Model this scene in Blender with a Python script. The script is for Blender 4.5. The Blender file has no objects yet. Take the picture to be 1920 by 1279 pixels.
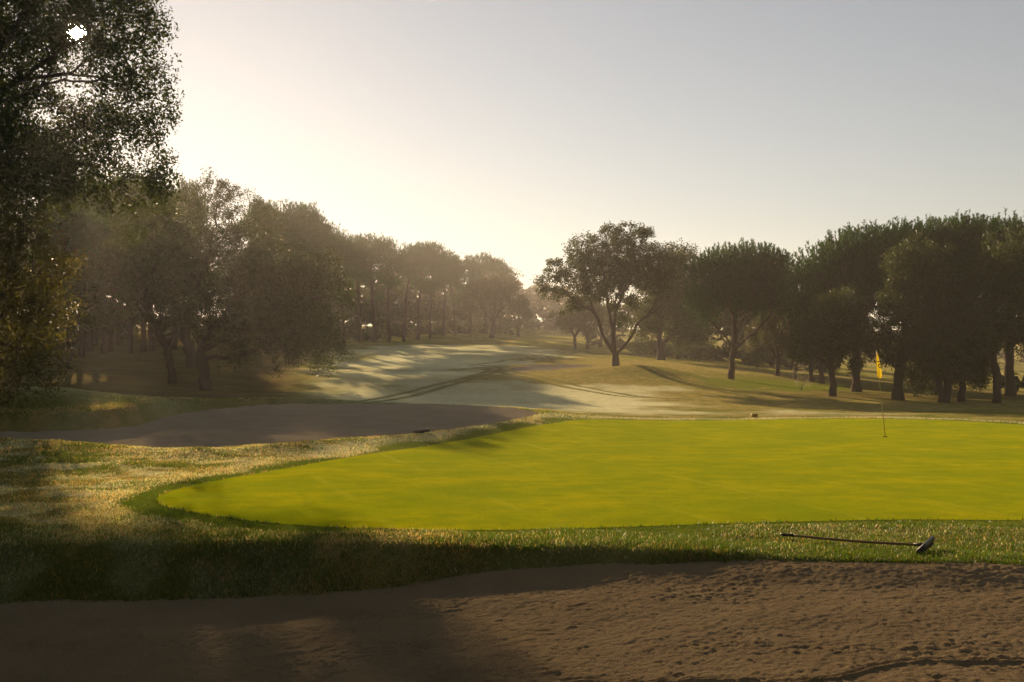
import bpy, math, random
import numpy as np
from mathutils import Vector

# ------------------------------------------------------------------ camera, sky, sun, exposure
F = 1867.0                     # focal length in pixels of the 1920 px wide photograph (35 mm lens)
CAMZ = 2.0                     # eye height above the putting green
HZN = 668.0                    # image row of the horizon
scene = bpy.context.scene
COL = scene.collection
cam_d = bpy.data.cameras.new('camera')
cam_d.lens = 35.0
cam_d.sensor_width = 36.0
cam_d.clip_start = 0.1
cam_d.clip_end = 6000
cam = bpy.data.objects.new('camera', cam_d)
COL.objects.link(cam)
cam.location = (0, 0, CAMZ)
cam.rotation_euler = (math.radians(90) + math.atan((HZN - 639.5) / F), 0, 0)
scene.camera = cam

SUN_AZ = math.atan((960 - 138) / F)                 # left of straight ahead
SUN_EL = math.atan((HZN - 60) / math.hypot(F, 822))
SUN_DIR = Vector((-math.sin(SUN_AZ) * math.cos(SUN_EL), math.cos(SUN_AZ) * math.cos(SUN_EL), math.sin(SUN_EL)))

world = bpy.data.worlds.new('World')
scene.world = world
world.use_nodes = True
wn = world.node_tree
bg = wn.nodes['Background']
sky = wn.nodes.new('ShaderNodeTexSky')
sky.sky_type = 'NISHITA'
sky.sun_disc = False
sky.sun_elevation = SUN_EL
sky.sun_rotation = -SUN_AZ
sky.air_density = 1.1
sky.dust_density = 0.13
sky.ozone_density = 1.0
tint = wn.nodes.new('ShaderNodeMix')              # dust-laden air: the whole sky a little warmer
tint.data_type = 'RGBA'; tint.blend_type = 'MULTIPLY'; tint.inputs[0].default_value = 1.0
tint.inputs[7].default_value = (1.13, 1.0, 0.90, 1)
grey = wn.nodes.new('ShaderNodeHueSaturation')    # thin veil of mist: a greyer sky all round
grey.inputs['Saturation'].default_value = 0.62
wn.links.new(sky.outputs[0], grey.inputs['Color'])
wn.links.new(grey.outputs[0], tint.inputs[6])
wn.links.new(tint.outputs[2], bg.inputs[0])
bg.inputs[1].default_value = 0.05

sun_d = bpy.data.lights.new('sun_light', 'SUN')
sun_d.energy = 5.0
sun_d.angle = math.radians(0.5)
sun_d.color = (1.0, 0.71, 0.43)
sun_o = bpy.data.objects.new('sun_light', sun_d)
COL.objects.link(sun_o)
sun_o.rotation_euler = SUN_DIR.to_track_quat('Z', 'Y').to_euler()

vs = scene.view_settings
vs.view_transform = 'Standard'
vs.look = 'None'
vs.gamma = 1.0
vs.use_curve_mapping = False
vs.exposure = 0.95
scene.render.engine = 'CYCLES'
cy = scene.cycles
cy.use_denoising = True
cy.max_bounces = 6
cy.diffuse_bounces = 2
cy.glossy_bounces = 2
cy.transmission_bounces = 4
cy.transparent_max_bounces = 8
cy.volume_bounces = 1
cy.sample_clamp_indirect = 4.0
cy.use_adaptive_sampling = True
cy.adaptive_threshold = 0.02

HAZE_DENSITY = 0.00056
HAZE_G = 0.55

rng = np.random.default_rng(7)

# ------------------------------------------------------------------ helpers
def PX(px, D):
    return (px - 960.0) / F * D

def PZ(py, D):
    return CAMZ + (HZN - py) / F * D

def smooth(t):
    t = np.clip(t, 0, 1)
    return t * t * (3 - 2 * t)

def _hash(ix, iy, seed):
    h = (ix.astype(np.int64) * 374761393 + iy.astype(np.int64) * 668265263 + seed * 974634777) & 0xFFFFFFFF
    h = ((h ^ (h >> 13)) * 1274126177) & 0xFFFFFFFF
    h = h ^ (h >> 16)
    return (h & 0xFFFF) / 65535.0

def vnoise(x, y, seed=0):
    ix = np.floor(x); iy = np.floor(y)
    fx = x - ix; fy = y - iy
    fx = fx * fx * (3 - 2 * fx); fy = fy * fy * (3 - 2 * fy)
    a = _hash(ix, iy, seed); b = _hash(ix + 1, iy, seed)
    c = _hash(ix, iy + 1, seed); d = _hash(ix + 1, iy + 1, seed)
    return (a * (1 - fx) + b * fx) * (1 - fy) + (c * (1 - fx) + d * fx) * fy

def fbm(x, y, octaves=4, seed=0):
    s = 0.0; a = 0.5; t = 0.0
    for o in range(octaves):
        s = s + a * vnoise(x * 2 ** o + 13.7 * o, y * 2 ** o + 7.3 * o, seed + o)
        t += a; a *= 0.5
    return s / t

def catmull(pts, n=8, closed=True):
    pts = np.asarray(pts, float)
    N = len(pts); out = []
    rngk = range(N) if closed else range(N - 1)
    for i in rngk:
        if closed:
            p0, p1, p2, p3 = pts[(i - 1) % N], pts[i], pts[(i + 1) % N], pts[(i + 2) % N]
        else:
            p0, p1, p2, p3 = pts[max(i - 1, 0)], pts[i], pts[i + 1], pts[min(i + 2, N - 1)]
        for k in range(n):
            t = k / n
            out.append(0.5 * ((2 * p1) + (-p0 + p2) * t + (2 * p0 - 5 * p1 + 4 * p2 - p3) * t * t
                              + (-p0 + 3 * p1 - 3 * p2 + p3) * t ** 3))
    if not closed:
        out.append(pts[-1])
    return np.array(out)

def seg_dist(x, y, poly, closed=True):
    d = np.full(x.shape, 1e9)
    N = len(poly)
    for i in range(N if closed else N - 1):
        ax, ay = poly[i]; bx, by = poly[(i + 1) % N]
        vx, vy = bx - ax, by - ay
        L = vx * vx + vy * vy + 1e-12
        t = np.clip(((x - ax) * vx + (y - ay) * vy) / L, 0, 1)
        d = np.minimum(d, np.hypot(x - ax - t * vx, y - ay - t * vy))
    return d

def sdist(x, y, poly):
    """distance to a closed outline, positive inside; far points are clamped cheaply"""
    x = np.asarray(x, float); y = np.asarray(y, float)
    lo = poly.min(0) - 6; hi = poly.max(0) + 6
    out = np.full(x.shape, -6.0)
    m = (x > lo[0]) & (x < hi[0]) & (y > lo[1]) & (y < hi[1])
    xs, ys = x[m], y[m]
    if xs.size == 0:
        return out
    d = seg_dist(xs, ys, poly)
    ins = np.zeros(xs.shape, bool)
    N = len(poly)
    for i in range(N):
        ax, ay = poly[i]; bx, by = poly[(i + 1) % N]
        c = (ay > ys) != (by > ys)
        xi = (bx - ax) * (ys - ay) / (by - ay + 1e-15) + ax
        ins ^= c & (xs < xi)
    out[m] = np.where(ins, d, -d)
    return out

def mesh_np(name, verts, polys, smooth_shade=False):
    """polys: list of integer arrays (M,k)"""
    me = bpy.data.meshes.new(name)
    verts = np.ascontiguousarray(verts, np.float32)
    me.vertices.add(len(verts))
    me.vertices.foreach_set('co', verts.ravel())
    polys = [np.asarray(p, np.int32) for p in polys if len(p)]
    nl = sum(p.size for p in polys); npoly = sum(len(p) for p in polys)
    me.loops.add(nl)
    me.loops.foreach_set('vertex_index', np.concatenate([p.ravel() for p in polys]))
    me.polygons.add(npoly)
    tot = np.concatenate([np.full(len(p), p.shape[1], np.int32) for p in polys])
    st = np.concatenate([[0], np.cumsum(tot)[:-1]]).astype(np.int32)
    me.polygons.foreach_set('loop_start', st)
    if smooth_shade:
        me.polygons.foreach_set('use_smooth', np.ones(npoly, bool))
    me.update(calc_edges=True)
    return me

def add_attr(me, name, vals):
    a = me.attributes.new(name, 'FLOAT', 'POINT')
    a.data.foreach_set('value', np.ascontiguousarray(vals, np.float32))

def add_col(me, name, vals):
    a = me.attributes.new(name, 'FLOAT_COLOR', 'POINT')
    v = np.ones((len(vals), 4), np.float32); v[:, :3] = vals
    a.data.foreach_set('color', v.ravel())

def obj(name, me, mat=None, parent=None, label=None, cat=None, group=None, kind=None, loc=None):
    o = bpy.data.objects.new(name, me)
    COL.objects.link(o)
    if mat is not None and me is not None and len(me.materials) == 0:
        me.materials.append(mat)
    if parent is not None:
        o.parent = parent
    if label: o['label'] = label
    if cat: o['category'] = cat
    if group: o['group'] = group
    if kind: o['kind'] = kind
    if loc is not None: o.location = loc
    return o

def grid_faces(nr, nc):
    i = np.arange(nr - 1)[:, None] * nc + np.arange(nc - 1)[None, :]
    return np.stack([i, i + 1, i + nc + 1, i + nc], -1).reshape(-1, 4)

def tube(path, radii, n=8, cap=True):
    """rings swept along a polyline -> verts, quads, tris"""
    path = np.asarray(path, float); m = len(path)
    tan = np.gradient(path, axis=0)
    tan /= np.linalg.norm(tan, axis=1)[:, None] + 1e-9
    ref = np.array([0.0, 0, 1]) if abs(tan[0, 2]) < 0.9 else np.array([1.0, 0, 0])
    u = np.cross(tan[0], ref); u /= np.linalg.norm(u)
    a = np.arange(n) / n * 2 * math.pi
    ca, sa = np.cos(a)[:, None], np.sin(a)[:, None]
    V = np.empty((m, n, 3))
    for i in range(m):
        u = u - tan[i] * u.dot(tan[i]); u /= np.linalg.norm(u) + 1e-9
        w = np.cross(tan[i], u)
        V[i] = path[i] + radii[i] * (ca * u + sa * w)
    j = np.arange(n)
    q = []
    base = (np.arange(m - 1) * n)[:, None]
    q = np.stack([base + j, base + (j + 1) % n, base + n + (j + 1) % n, base + n + j], -1).reshape(-1, 4)
    V = V.reshape(-1, 3)
    tris = np.zeros((0, 3), int)
    if cap:
        V = np.vstack([V, path[:1], path[-1:]])
        c0, c1 = m * n, m * n + 1
        t0 = np.stack([np.full(n, c0), (j + 1) % n, j], -1)
        t1 = np.stack([np.full(n, c1), (m - 1) * n + j, (m - 1) * n + (j + 1) % n], -1)
        tris = np.vstack([t0, t1])
    return V, q, tris

class MB:
    """collects pieces of ONE part"""
    def __init__(s): s.v = []; s.q = []; s.t = []; s.n = 0
    def add(s, V, q=None, t=None):
        if q is not None and len(q): s.q.append(np.asarray(q) + s.n)
        if t is not None and len(t): s.t.append(np.asarray(t) + s.n)
        s.v.append(np.asarray(V, float)); s.n += len(V)
    def tube(s, path, radii, n=8): s.add(*tube(path, radii, n))
    def mesh(s, name, sm=True):
        P = []
        if s.q: P.append(np.vstack(s.q))
        if s.t: P.append(np.vstack(s.t))
        return mesh_np(name, np.vstack(s.v), P, sm)

# ------------------------------------------------------------------ materials
def new_mat(name):
    m = bpy.data.materials.new(name); m.use_nodes = True
    nt = m.node_tree
    for n in list(nt.nodes): nt.nodes.remove(n)
    out = nt.nodes.new('ShaderNodeOutputMaterial')
    return m, nt, out

def N(nt, typ, **kw):
    n = nt.nodes.new('ShaderNode' + typ)
    for k, v in kw.items(): setattr(n, k, v)
    return n

def mixc(nt, fac, a, b, blend='MIX'):
    n = nt.nodes.new('ShaderNodeMix'); n.data_type = 'RGBA'; n.blend_type = blend
    for i, v in ((0, fac), (6, a), (7, b)):
        if isinstance(v, bpy.types.NodeSocket): nt.links.new(v, n.inputs[i])
        elif isinstance(v, (int, float)): n.inputs[i].default_value = v
        else: n.inputs[i].default_value = (*v, 1)
    return n.outputs[2]

def math_n(nt, op, a, b=0.0, clamp=False):
    n = nt.nodes.new('ShaderNodeMath'); n.operation = op; n.use_clamp = clamp
    for i, v in ((0, a), (1, b)):
        if isinstance(v, bpy.types.NodeSocket): nt.links.new(v, n.inputs[i])
        else: n.inputs[i].default_value = v
    return n.outputs[0]

def noise_n(nt, vec, scale, detail=4, rough=0.6, stretch=None):
    n = N(nt, 'TexNoise'); n.inputs['Scale'].default_value = scale
    n.inputs['Detail'].default_value = detail; n.inputs['Roughness'].default_value = rough
    if stretch is not None:
        mp = N(nt, 'Mapping'); mp.inputs['Scale'].default_value = stretch
        nt.links.new(vec, mp.inputs[0]); vec = mp.outputs[0]
    nt.links.new(vec, n.inputs['Vector'])
    return n.outputs[0]

def ramp_n(nt, fac, stops):
    n = N(nt, 'ValToRGB')
    els = n.color_ramp.elements
    while len(els) < len(stops): els.new(0.5)
    for e, (p, c) in zip(els, stops):
        e.position = p; e.color = (c, c, c, 1) if isinstance(c, (int, float)) else (*c, 1)
    nt.links.new(fac, n.inputs[0])
    return n.outputs[0]

def bump_n(nt, h, strength, dist=0.02):
    b = N(nt, 'Bump'); b.inputs['Strength'].default_value = strength
    b.inputs['Distance'].default_value = dist
    nt.links.new(h, b.inputs['Height'])
    return b.outputs[0]

def principled(nt, out, color, rough=0.8, spec=0.3, normal=None, sheen=0.0):
    p = N(nt, 'BsdfPrincipled')
    if isinstance(color, bpy.types.NodeSocket): nt.links.new(color, p.inputs['Base Color'])
    else: p.inputs['Base Color'].default_value = (*color, 1)
    if isinstance(rough, bpy.types.NodeSocket): nt.links.new(rough, p.inputs['Roughness'])
    else: p.inputs['Roughness'].default_value = rough
    p.inputs['Specular IOR Level'].default_value = spec
    if normal is not None: nt.links.new(normal, p.inputs['Normal'])
    if sheen: p.inputs['Sheen Weight'].default_value = sheen
    nt.links.new(p.outputs[0], out.inputs[0])
    return p

def diffuse(nt, out, color, normal=None):
    p = N(nt, 'BsdfDiffuse'); nt.links.new(color, p.inputs['Color']); p.inputs['Roughness'].default_value = .6
    if normal is not None: nt.links.new(normal, p.inputs['Normal'])
    nt.links.new(p.outputs[0], out.inputs[0])

def turf_bsdf(nt, out, color, tint, weight, normal):
    p = principled(nt, out, color, .9, 0.0, normal)
    p.inputs['Sheen Weight'].default_value = weight
    p.inputs['Sheen Roughness'].default_value = .45
    if isinstance(tint, bpy.types.NodeSocket): nt.links.new(tint, p.inputs['Sheen Tint'])
    else: p.inputs['Sheen Tint'].default_value = (*tint, 1)

def simple_mat(name, color, rough=0.6, spec=0.3, var=0.25, scale=20):
    m, nt, out = new_mat(name)
    tc = N(nt, 'TexCoord')
    nz = noise_n(nt, tc.outputs['Object'], scale)
    c = mixc(nt, nz, tuple(c * (1 - var) for c in color), tuple(min(1, c * (1 + var)) for c in color))
    principled(nt, out, c, rough, spec, bump_n(nt, nz, 0.3, 0.01))
    return m

def leaf_mat(name, c1, c2, trans, tw=0.30, rough=0.5, spec=0.13):
    m, nt, out = new_mat(name)
    at = N(nt, 'Attribute'); at.attribute_name = 'var'
    base = mixc(nt, at.outputs['Fac'], c1, c2)
    p = N(nt, 'BsdfPrincipled')
    nt.links.new(base, p.inputs['Base Color'])
    p.inputs['Roughness'].default_value = rough
    p.inputs['Specular IOR Level'].default_value = spec
    t = N(nt, 'BsdfTranslucent')
    tcol = mixc(nt, at.outputs['Fac'], tuple(0.75 * c for c in trans), tuple(1.3 * c for c in trans))
    nt.links.new(tcol, t.inputs[0])
    mx = N(nt, 'MixShader'); mx.inputs[0].default_value = tw
    nt.links.new(p.outputs[0], mx.inputs[1]); nt.links.new(t.outputs[0], mx.inputs[2])
    nt.links.new(mx.outputs[0], out.inputs[0])
    return m

def bark_mat(name, c):
    m, nt, out = new_mat(name)
    tc = N(nt, 'TexCoord')
    nz = noise_n(nt, tc.outputs['Object'], 9, 6, 0.65, (1, 1, 0.25))
    n2 = noise_n(nt, tc.outputs['Object'], 2.2, 3, 0.5)
    a = mixc(nt, nz, tuple(x * 0.45 for x in c), tuple(x * 1.4 for x in c))
    a = mixc(nt, n2, a, tuple(x * 0.8 for x in c))
    principled(nt, out, a, 0.95, 0.1, bump_n(nt, nz, 0.9, 0.06))
    return m

M = {}
M['oak_leaf'] = leaf_mat('oak_leaf', (0.020, 0.038, 0.009), (0.042, 0.068, 0.016), (0.09, 0.115, 0.015))
M['oak_leaf_warm'] = leaf_mat('oak_leaf_warm', (0.045, 0.048, 0.012), (0.085, 0.078, 0.018), (0.15, 0.135, 0.02), 0.38)
M['pine_needle'] = leaf_mat('pine_needle', (0.013, 0.040, 0.008), (0.028, 0.072, 0.014), (0.05, 0.13, 0.012), 0.3)
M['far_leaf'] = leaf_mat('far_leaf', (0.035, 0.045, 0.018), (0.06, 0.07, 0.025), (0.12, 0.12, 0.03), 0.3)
M['dew_leaf'] = leaf_mat('dew_leaf', (0.10, 0.11, 0.06), (0.20, 0.19, 0.13), (0.38, 0.33, 0.22), 0.5, 0.25, 0.5)
M['bark_oak'] = bark_mat('bark_oak', (0.075, 0.058, 0.045))
M['bark_pine'] = bark_mat('bark_pine', (0.085, 0.060, 0.045))
# ------------------------------------------------------------------ terrain height
_CP = []
def cp(px, py, D): _CP.append((PX(px, D), D, PZ(py, D)))
def cw(x, y, z): _CP.append((x, y, z))
for x, y in ((-5, 14), (0, 13), (5, 12), (12, 13), (18, 16), (18, 24), (10, 31), (3, 30), (-2, 22), (10, 22), (0, 11), (6, 10.5),
             (-6, 11), (12, 10), (-2, 17), (5, 18), (14, 29), (0, 3), (8, 0), (-8, 0), (24, 20)):
    cw(x, y, 0.0)
for a in ((0, 828, 21), (100, 900, 16.3), (350, 846, 20.2), (600, 829, 22), (800, 813, 24.5), (960, 793, 27.5), (1040, 776, 31),
          (-150, 755, 32), (80, 745, 32), (330, 752, 35), (500, 746, 37.5), (700, 756, 37.5), (900, 765, 37), (1000, 770, 37),
          (350, 736, 47), (100, 735, 46), (320, 718, 52), (385, 730, 50), (130, 691, 58), (220, 662, 78), (350, 660, 78), (480, 702, 57),
          (620, 755, 41), (1000, 766, 39), (1300, 775, 37), (800, 720, 52), (1000, 716, 54), (700, 690, 68), (850, 690, 66),
          (640, 641, 110), (800, 655, 100), (920, 632, 150), (1000, 624, 205), (1000, 612, 260), (760, 640, 130),
          (1155, 690, 62), (1200, 690, 60), (1190, 717, 54), (1320, 722, 54), (1080, 655, 105), (1240, 675, 80), (1370, 711, 60),
          (1456, 705, 64), (1540, 718, 60), (1560, 743, 48), (1683, 751, 46), (1755, 753, 45.5), (1866, 757, 44), (1890, 762, 43),
          (1950, 772, 37), (1880, 781, 33), (1850, 730, 80), (1850, 702, 130), (1650, 692, 130), (2100, 745, 60), (1450, 680, 100)):
    cp(*a)
for a in ((-150, 100, 6), (-100, 250, 9), (150, 200, 2), (150, 80, 0), (0, 420, 11), (-200, 420, 13), (200, 420, 9), (-60, 50, 2.2),
          (60, 30, 0), (-40, 20, 0.9), (60, -40, 0), (-60, -40, 0.3), (-60, 80, 4), (-300, 100, 8), (300, 100, 1), (-12, 12, 0.12), (-14, 24, .3)):
    cw(*a)
_CP = np.array(_CP)

def _tps(r2):
    return 0.5 * r2 * np.log(r2 + 1e-9)

_n = len(_CP); _S = 30.0
_c = _CP[:, :2] / _S
_K = _tps(((_c[:, None] - _c[None]) ** 2).sum(-1)) + np.eye(_n) * 2e-4
_Pm = np.hstack([np.ones((_n, 1)), _c])
_A = np.block([[_K, _Pm], [_Pm.T, np.zeros((3, 3))]])
_W = np.linalg.solve(_A, np.concatenate([_CP[:, 2], np.zeros(3)]))

def base_z(x, y):
    x = np.asarray(x, float); y = np.asarray(y, float)
    xs, ys = x.ravel() / _S, y.ravel() / _S
    out = _W[_n] + _W[_n + 1] * xs + _W[_n + 2] * ys
    for i in range(_n):
        out += _W[i] * _tps((xs - _c[i, 0]) ** 2 + (ys - _c[i, 1]) ** 2)
    return out.reshape(x.shape)

def outline(pts):
    return catmull([(PX(p, D), D) for p, D in pts], 6)

# outlines of the green, its collar and the bunkers
GREEN = outline([(293, 14.0), (330, 13.0), (480, 12.05), (700, 11.55), (1000, 11.5), (1400, 11.95), (1700, 12.2), (2100, 12.2), (2500, 13.5),
                 (2560, 20), (2250, 26), (1960, 28.5), (1800, 30.6), (1600, 31.9), (1300, 31.8), (1120, 30.6), (1030, 27.8), (900, 24.2), (700, 20.4), (560, 18.1),
                 (430, 16.4), (340, 15.2)])
BUNK_B = outline([(-300, 21.8), (-120, 21.6), (0, 21.3), (200, 20.6), (350, 20.2), (480, 20.8), (600, 22), (800, 24.5), (950, 27.5), (1020, 31),
                  (985, 33.5), (900, 35), (700, 36.2), (520, 35.8), (420, 34.2), (330, 32.0), (275, 29.6), (235, 27.9), (150, 26.9), (0, 26.5), (-300, 27)])
BUNK_C = outline([(955, 61.5), (1000, 60.3), (1060, 60.6), (1110, 62.5), (1120, 65.5), (1090, 68), (1030, 68.5), (980, 66.5)])
_lx = np.array([-14, -6.0, -5.5, -2.06, -0.34, 1.65, 3.4, 5.05, 14])
_ld = np.array([10.9, 10.75, 10.7, 10.72, 10.55, 10.25, 9.78, 9.52, 9.3])
_ldrop = np.array([.5, .5, .5, .46, .33, .20, .12, .12, .12])
_lw = np.array([.9, .9, .9, .75, .55, .40, .24, .24, .24])

def lip(x):
    xs = np.asarray(x, float)
    w = 0.16 * (fbm(xs * 0.9, xs * 0 + 3.1, 3, 5) - 0.5) + 0.10 * (fbm(xs * 3.1, xs * 0 + 9.1, 2, 15) - 0.5)
    k = lambda a: sum(np.interp(xs + o, _lx, a) for o in (-.5, -.25, 0, .25, .5)) / 5
    return k(_ld) + w, k(_ldrop), k(_lw)

def win(x, y):
    return smooth((13 - np.abs(x)) / 1.5) * smooth((y + 4.5) / 2)

def sand_a(x, y):
    l, d, w = lip(x)
    s = l - y
    z = -d + 0.03 - 0.16 * smooth((s - w) / 4.0) - 0.10 * smooth((-x) / 8) * smooth((s - w) / 2.0)
    z = z + 0.10 * (1 - smooth((s - 0.35 * w) / 0.7)) * smooth((x + 1.6) / 1.5)
    return z

def sand_b(x, y):
    return -0.2 + (y - 23) / 13 * 0.36 + 0.07 * (fbm(x * .35, y * .35, 3, 31) - .5)

def sand_c(x, y):
    return 0.93 + (y - 60) / 9 * 0.42

def T(x, y):
    x = np.asarray(x, float); y = np.asarray(y, float)
    shp = x.shape; x = x.ravel(); y = y.ravel()
    z = base_z(x, y)
    g = sdist(x, y, GREEN)
    rough = smooth(-g / 3.0)
    z = z + rough * (0.10 * (fbm(x * .55, y * .55, 4, 3) - .5) + 0.25 * smooth((y - 45) / 40) * (fbm(x * .07, y * .07, 3, 9) - .5)
                     + 0.05 * (fbm(x * 2.3, y * 2.3, 3, 19) - .5) * (y < 40))
    # mound with the tongue at the left bunker
    tx, ty = PX(90, 30.0), 30.0
    z += 0.45 * np.exp(-((x - tx) / 3.0) ** 2 - ((y - ty) / 1.9) ** 2)
    # low swell in front of the single oak
    z += 0.22 * np.exp(-((x - PX(1200, 59)) / 3.4) ** 2 - ((y - 59.2) / 2.2) ** 2)
    # foreground bunker
    l, d, w = lip(x)
    s = l - y
    W = win(x, y)
    z += W * np.where(s > -0.9, 0.035 * np.exp(-((s + 0.25) / 0.35) ** 2), 0)
    z -= W * (d * smooth(s / w) + 0.30 * smooth((s - 0.8 * w) / 0.5))
    # left bunker and the far bunker
    for poly, f, wd in ((BUNK_B, sand_b, 0.45), (BUNK_C, sand_c, 0.6)):
        sd = sdist(x, y, poly)
        k = smooth(sd / wd)
        z = z * (1 - k) + (f(x, y) - 0.22) * k
        z += 0.06 * np.exp(-((sd + 0.35) / 0.45) ** 2)
    return z.reshape(shp)

def T1(x, y):
    return float(T(np.array([x]), np.array([y]))[0])

# ------------------------------------------------------------------ ground zones (growth, frost and tracks, with some light and shade painted in)
TRACKS = [[(560, 757, 40.5), (660, 748, 43), (760, 733, 48), (860, 713, 55), (905, 702, 60), (915, 693, 65), (890, 688, 68)],
          [(610, 757, 40.5), (700, 749, 43), (790, 735, 47.5), (880, 714, 55), (930, 700, 61), (935, 692, 66), (900, 686, 70)],
          [(905, 694, 64), (950, 704, 59), (1020, 718, 54), (1130, 733, 48.5), (1260, 743, 46)],
          [(930, 697, 62), (990, 706, 58), (1080, 722, 52.5), (1200, 737, 47.5), (1330, 748, 45)],
          [(960, 682, 74), (1020, 676, 80), (1060, 670, 90)], [(1000, 684, 73), (1040, 678, 79), (1075, 670, 90)],
          [(880, 688, 70), (950, 681, 76), (1020, 672, 86)]]
TRACKS = [catmull([(PX(a, d), d) for a, b, d in t], 5, False) for t in TRACKS]
FAIR = catmull([(PX(a, d), d) for a, d in ((560, 39.5), (820, 38.5), (1040, 35), (1350, 34), (1700, 34), (1500, 37), (1330, 44), (1250, 50), (1020, 52),
                                             (930, 60), (1000, 74), (1070, 92), (1030, 112), (930, 120), (800, 112), (680, 98), (600, 78), (570, 62), (600, 50))], 5)

def zones(x, y):
    """frost, dry, lush, track weights"""
    g = -sdist(x, y, GREEN)                       # distance outside the green
    n1 = fbm(x * .8, y * .8, 4, 41); n2 = fbm(x * .25, y * .25, 4, 43); n3 = fbm(x * 2.6, y * 2.6, 3, 47)
    far = smooth((y - 33) / 4)
    f = sdist(x, y, FAIR)
    frost_fair = smooth((f + (n2 - .5) * 11 + (n1 - .5) * 4 + 1.2) / 5.0) * (0.45 + 0.9 * fbm(x * .12, y * .2, 4, 49))
    # rimed rough round the green: tongues reaching in from outside
    collar = 0.14 + 0.8 * (n1 - .45) + 0.30 * (fbm(x * .5 + y * .9, y * .6, 3, 53) - .5) * 3
    near = smooth((g - collar) / 0.35)
    front = smooth((12.5 - y) / 1.5) * smooth((x + 3.5) / 2)
    frost_rough = near * smooth((fbm(x * 1.1, y * 1.5, 5, 57) - .42) / .16) * smooth((40 - y) / 5) * (1 - .55 * front) * smooth((24 - np.hypot(x, y * .7)) / 6)
    band = near * smooth(1 - np.abs(g - collar - .55) / .75) * smooth((x + 9) / 3) * (1 - .5 * front)
    frost = np.maximum(frost_fair * far, np.maximum(frost_rough, band * .85) * (.62 - .42 * smooth((12.2 - y) / 1.2)))
    track = np.zeros_like(x)
    m = (y > 38) & (y < 95) & (np.abs(x) < 30)
    if m.any():
        xs, ys = x[m], y[m]
        d = np.full(xs.shape, 9.0)
        for t in TRACKS:
            d = np.minimum(d, seg_dist(xs, ys, t, False))
        track[m] = smooth(1 - (d - .12) / .12)
    frost = frost * (1 - .85 * track)
    dry = np.clip(.25 + smooth((fbm(x * .7, y * .9, 4, 44) - .42) / .2), 0, 1) * (0.3 + .8 * n3)
    lush = smooth(1 - (g - collar) / .35) * (g > 0)
    dry = np.maximum(dry, smooth((y - 36) / 6) * smooth((90 - y) / 20) * (.45 + .5 * n3) * smooth((x + 8) / 6))
    mound = np.exp(-((x - PX(90, 30)) / 4.2) ** 2 - ((y - 31) / 2.2) ** 2) + np.exp(-((y - 36.8) / .9) ** 2) * smooth((-x) / 4) * smooth((x + 16) / 4)
    mound = np.clip(mound, 0, 1)
    frost = np.maximum(frost, mound * .42 * (.5 + n3)); lush = np.maximum(lush, mound)  # mound paler and greener in colour for the sky light, beside its rime
    dry = dry * (1 - .8 * smooth((13 - y) / 1.0) * smooth((x + 1.5) / 3))
    litter_shade = smooth((-x - .17 * y - 1.5 + 5 * (n2 - .5)) / 3) * smooth((y - 40) / 4) + smooth((x - .24 * y + 4 * (n2 - .5)) / 4) * smooth((y - 45) / 4) * smooth((75 - y) / 12) * .7
    litter_shade = np.clip(litter_shade, 0, 1) * (.6 + .5 * n1)  # brown leaf floor, its colour darkened for the shade under the trees
    sun_patch = np.exp(-((x - 15.5) / 5) ** 2 - ((y - 56.5) / 5) ** 2) * smooth((n1 - .3) / .2)  # sunlit turf at the right painted in as a greener colour
    lush = np.maximum(lush, np.clip(1.3 * sun_patch, 0, 1)); litter_shade = litter_shade * (1 - sun_patch)
    return frost * (1 - litter_shade), dry * (1 - lush), lush, track, litter_shade

# ------------------------------------------------------------------ ground sheet
def polar_axis():
    fine = np.radians(np.linspace(-33, 33, 340))
    side = np.radians(np.concatenate([np.linspace(-88, -34, 46)]))
    return np.concatenate([side, fine, -side[::-1]])

_r = [5.0]
while _r[-1] < 345:
    r = _r[-1]
    if r < 8.8: st = .12
    elif r < 12.6: st = .042
    elif r < 38: st = .06 + (r - 12.6) * .006
    elif r < 75: st = .21 + (r - 38) * .010
    else: st = r * .025
    _r.append(r + st)
_r = np.array(_r)
_th = polar_axis()
RR, TH = np.meshgrid(_r, _th, indexing='ij')
GX = RR * np.sin(TH); GY = RR * np.cos(TH)
GZ = T(GX, GY)
gv = np.stack([GX, GY, GZ], -1).reshape(-1, 3)
ground_me = mesh_np('ground', gv, [grid_faces(*RR.shape)[:, ::-1]], True)
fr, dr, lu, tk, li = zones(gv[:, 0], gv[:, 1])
add_attr(ground_me, 'litter_shade', li)
add_attr(ground_me, 'frost', fr); add_attr(ground_me, 'dry', dr); add_attr(ground_me, 'lush', lu); add_attr(ground_me, 'track', tk)

def attr(nt, name):
    a = N(nt, 'Attribute'); a.attribute_name = name
    return a.outputs['Fac']

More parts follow.
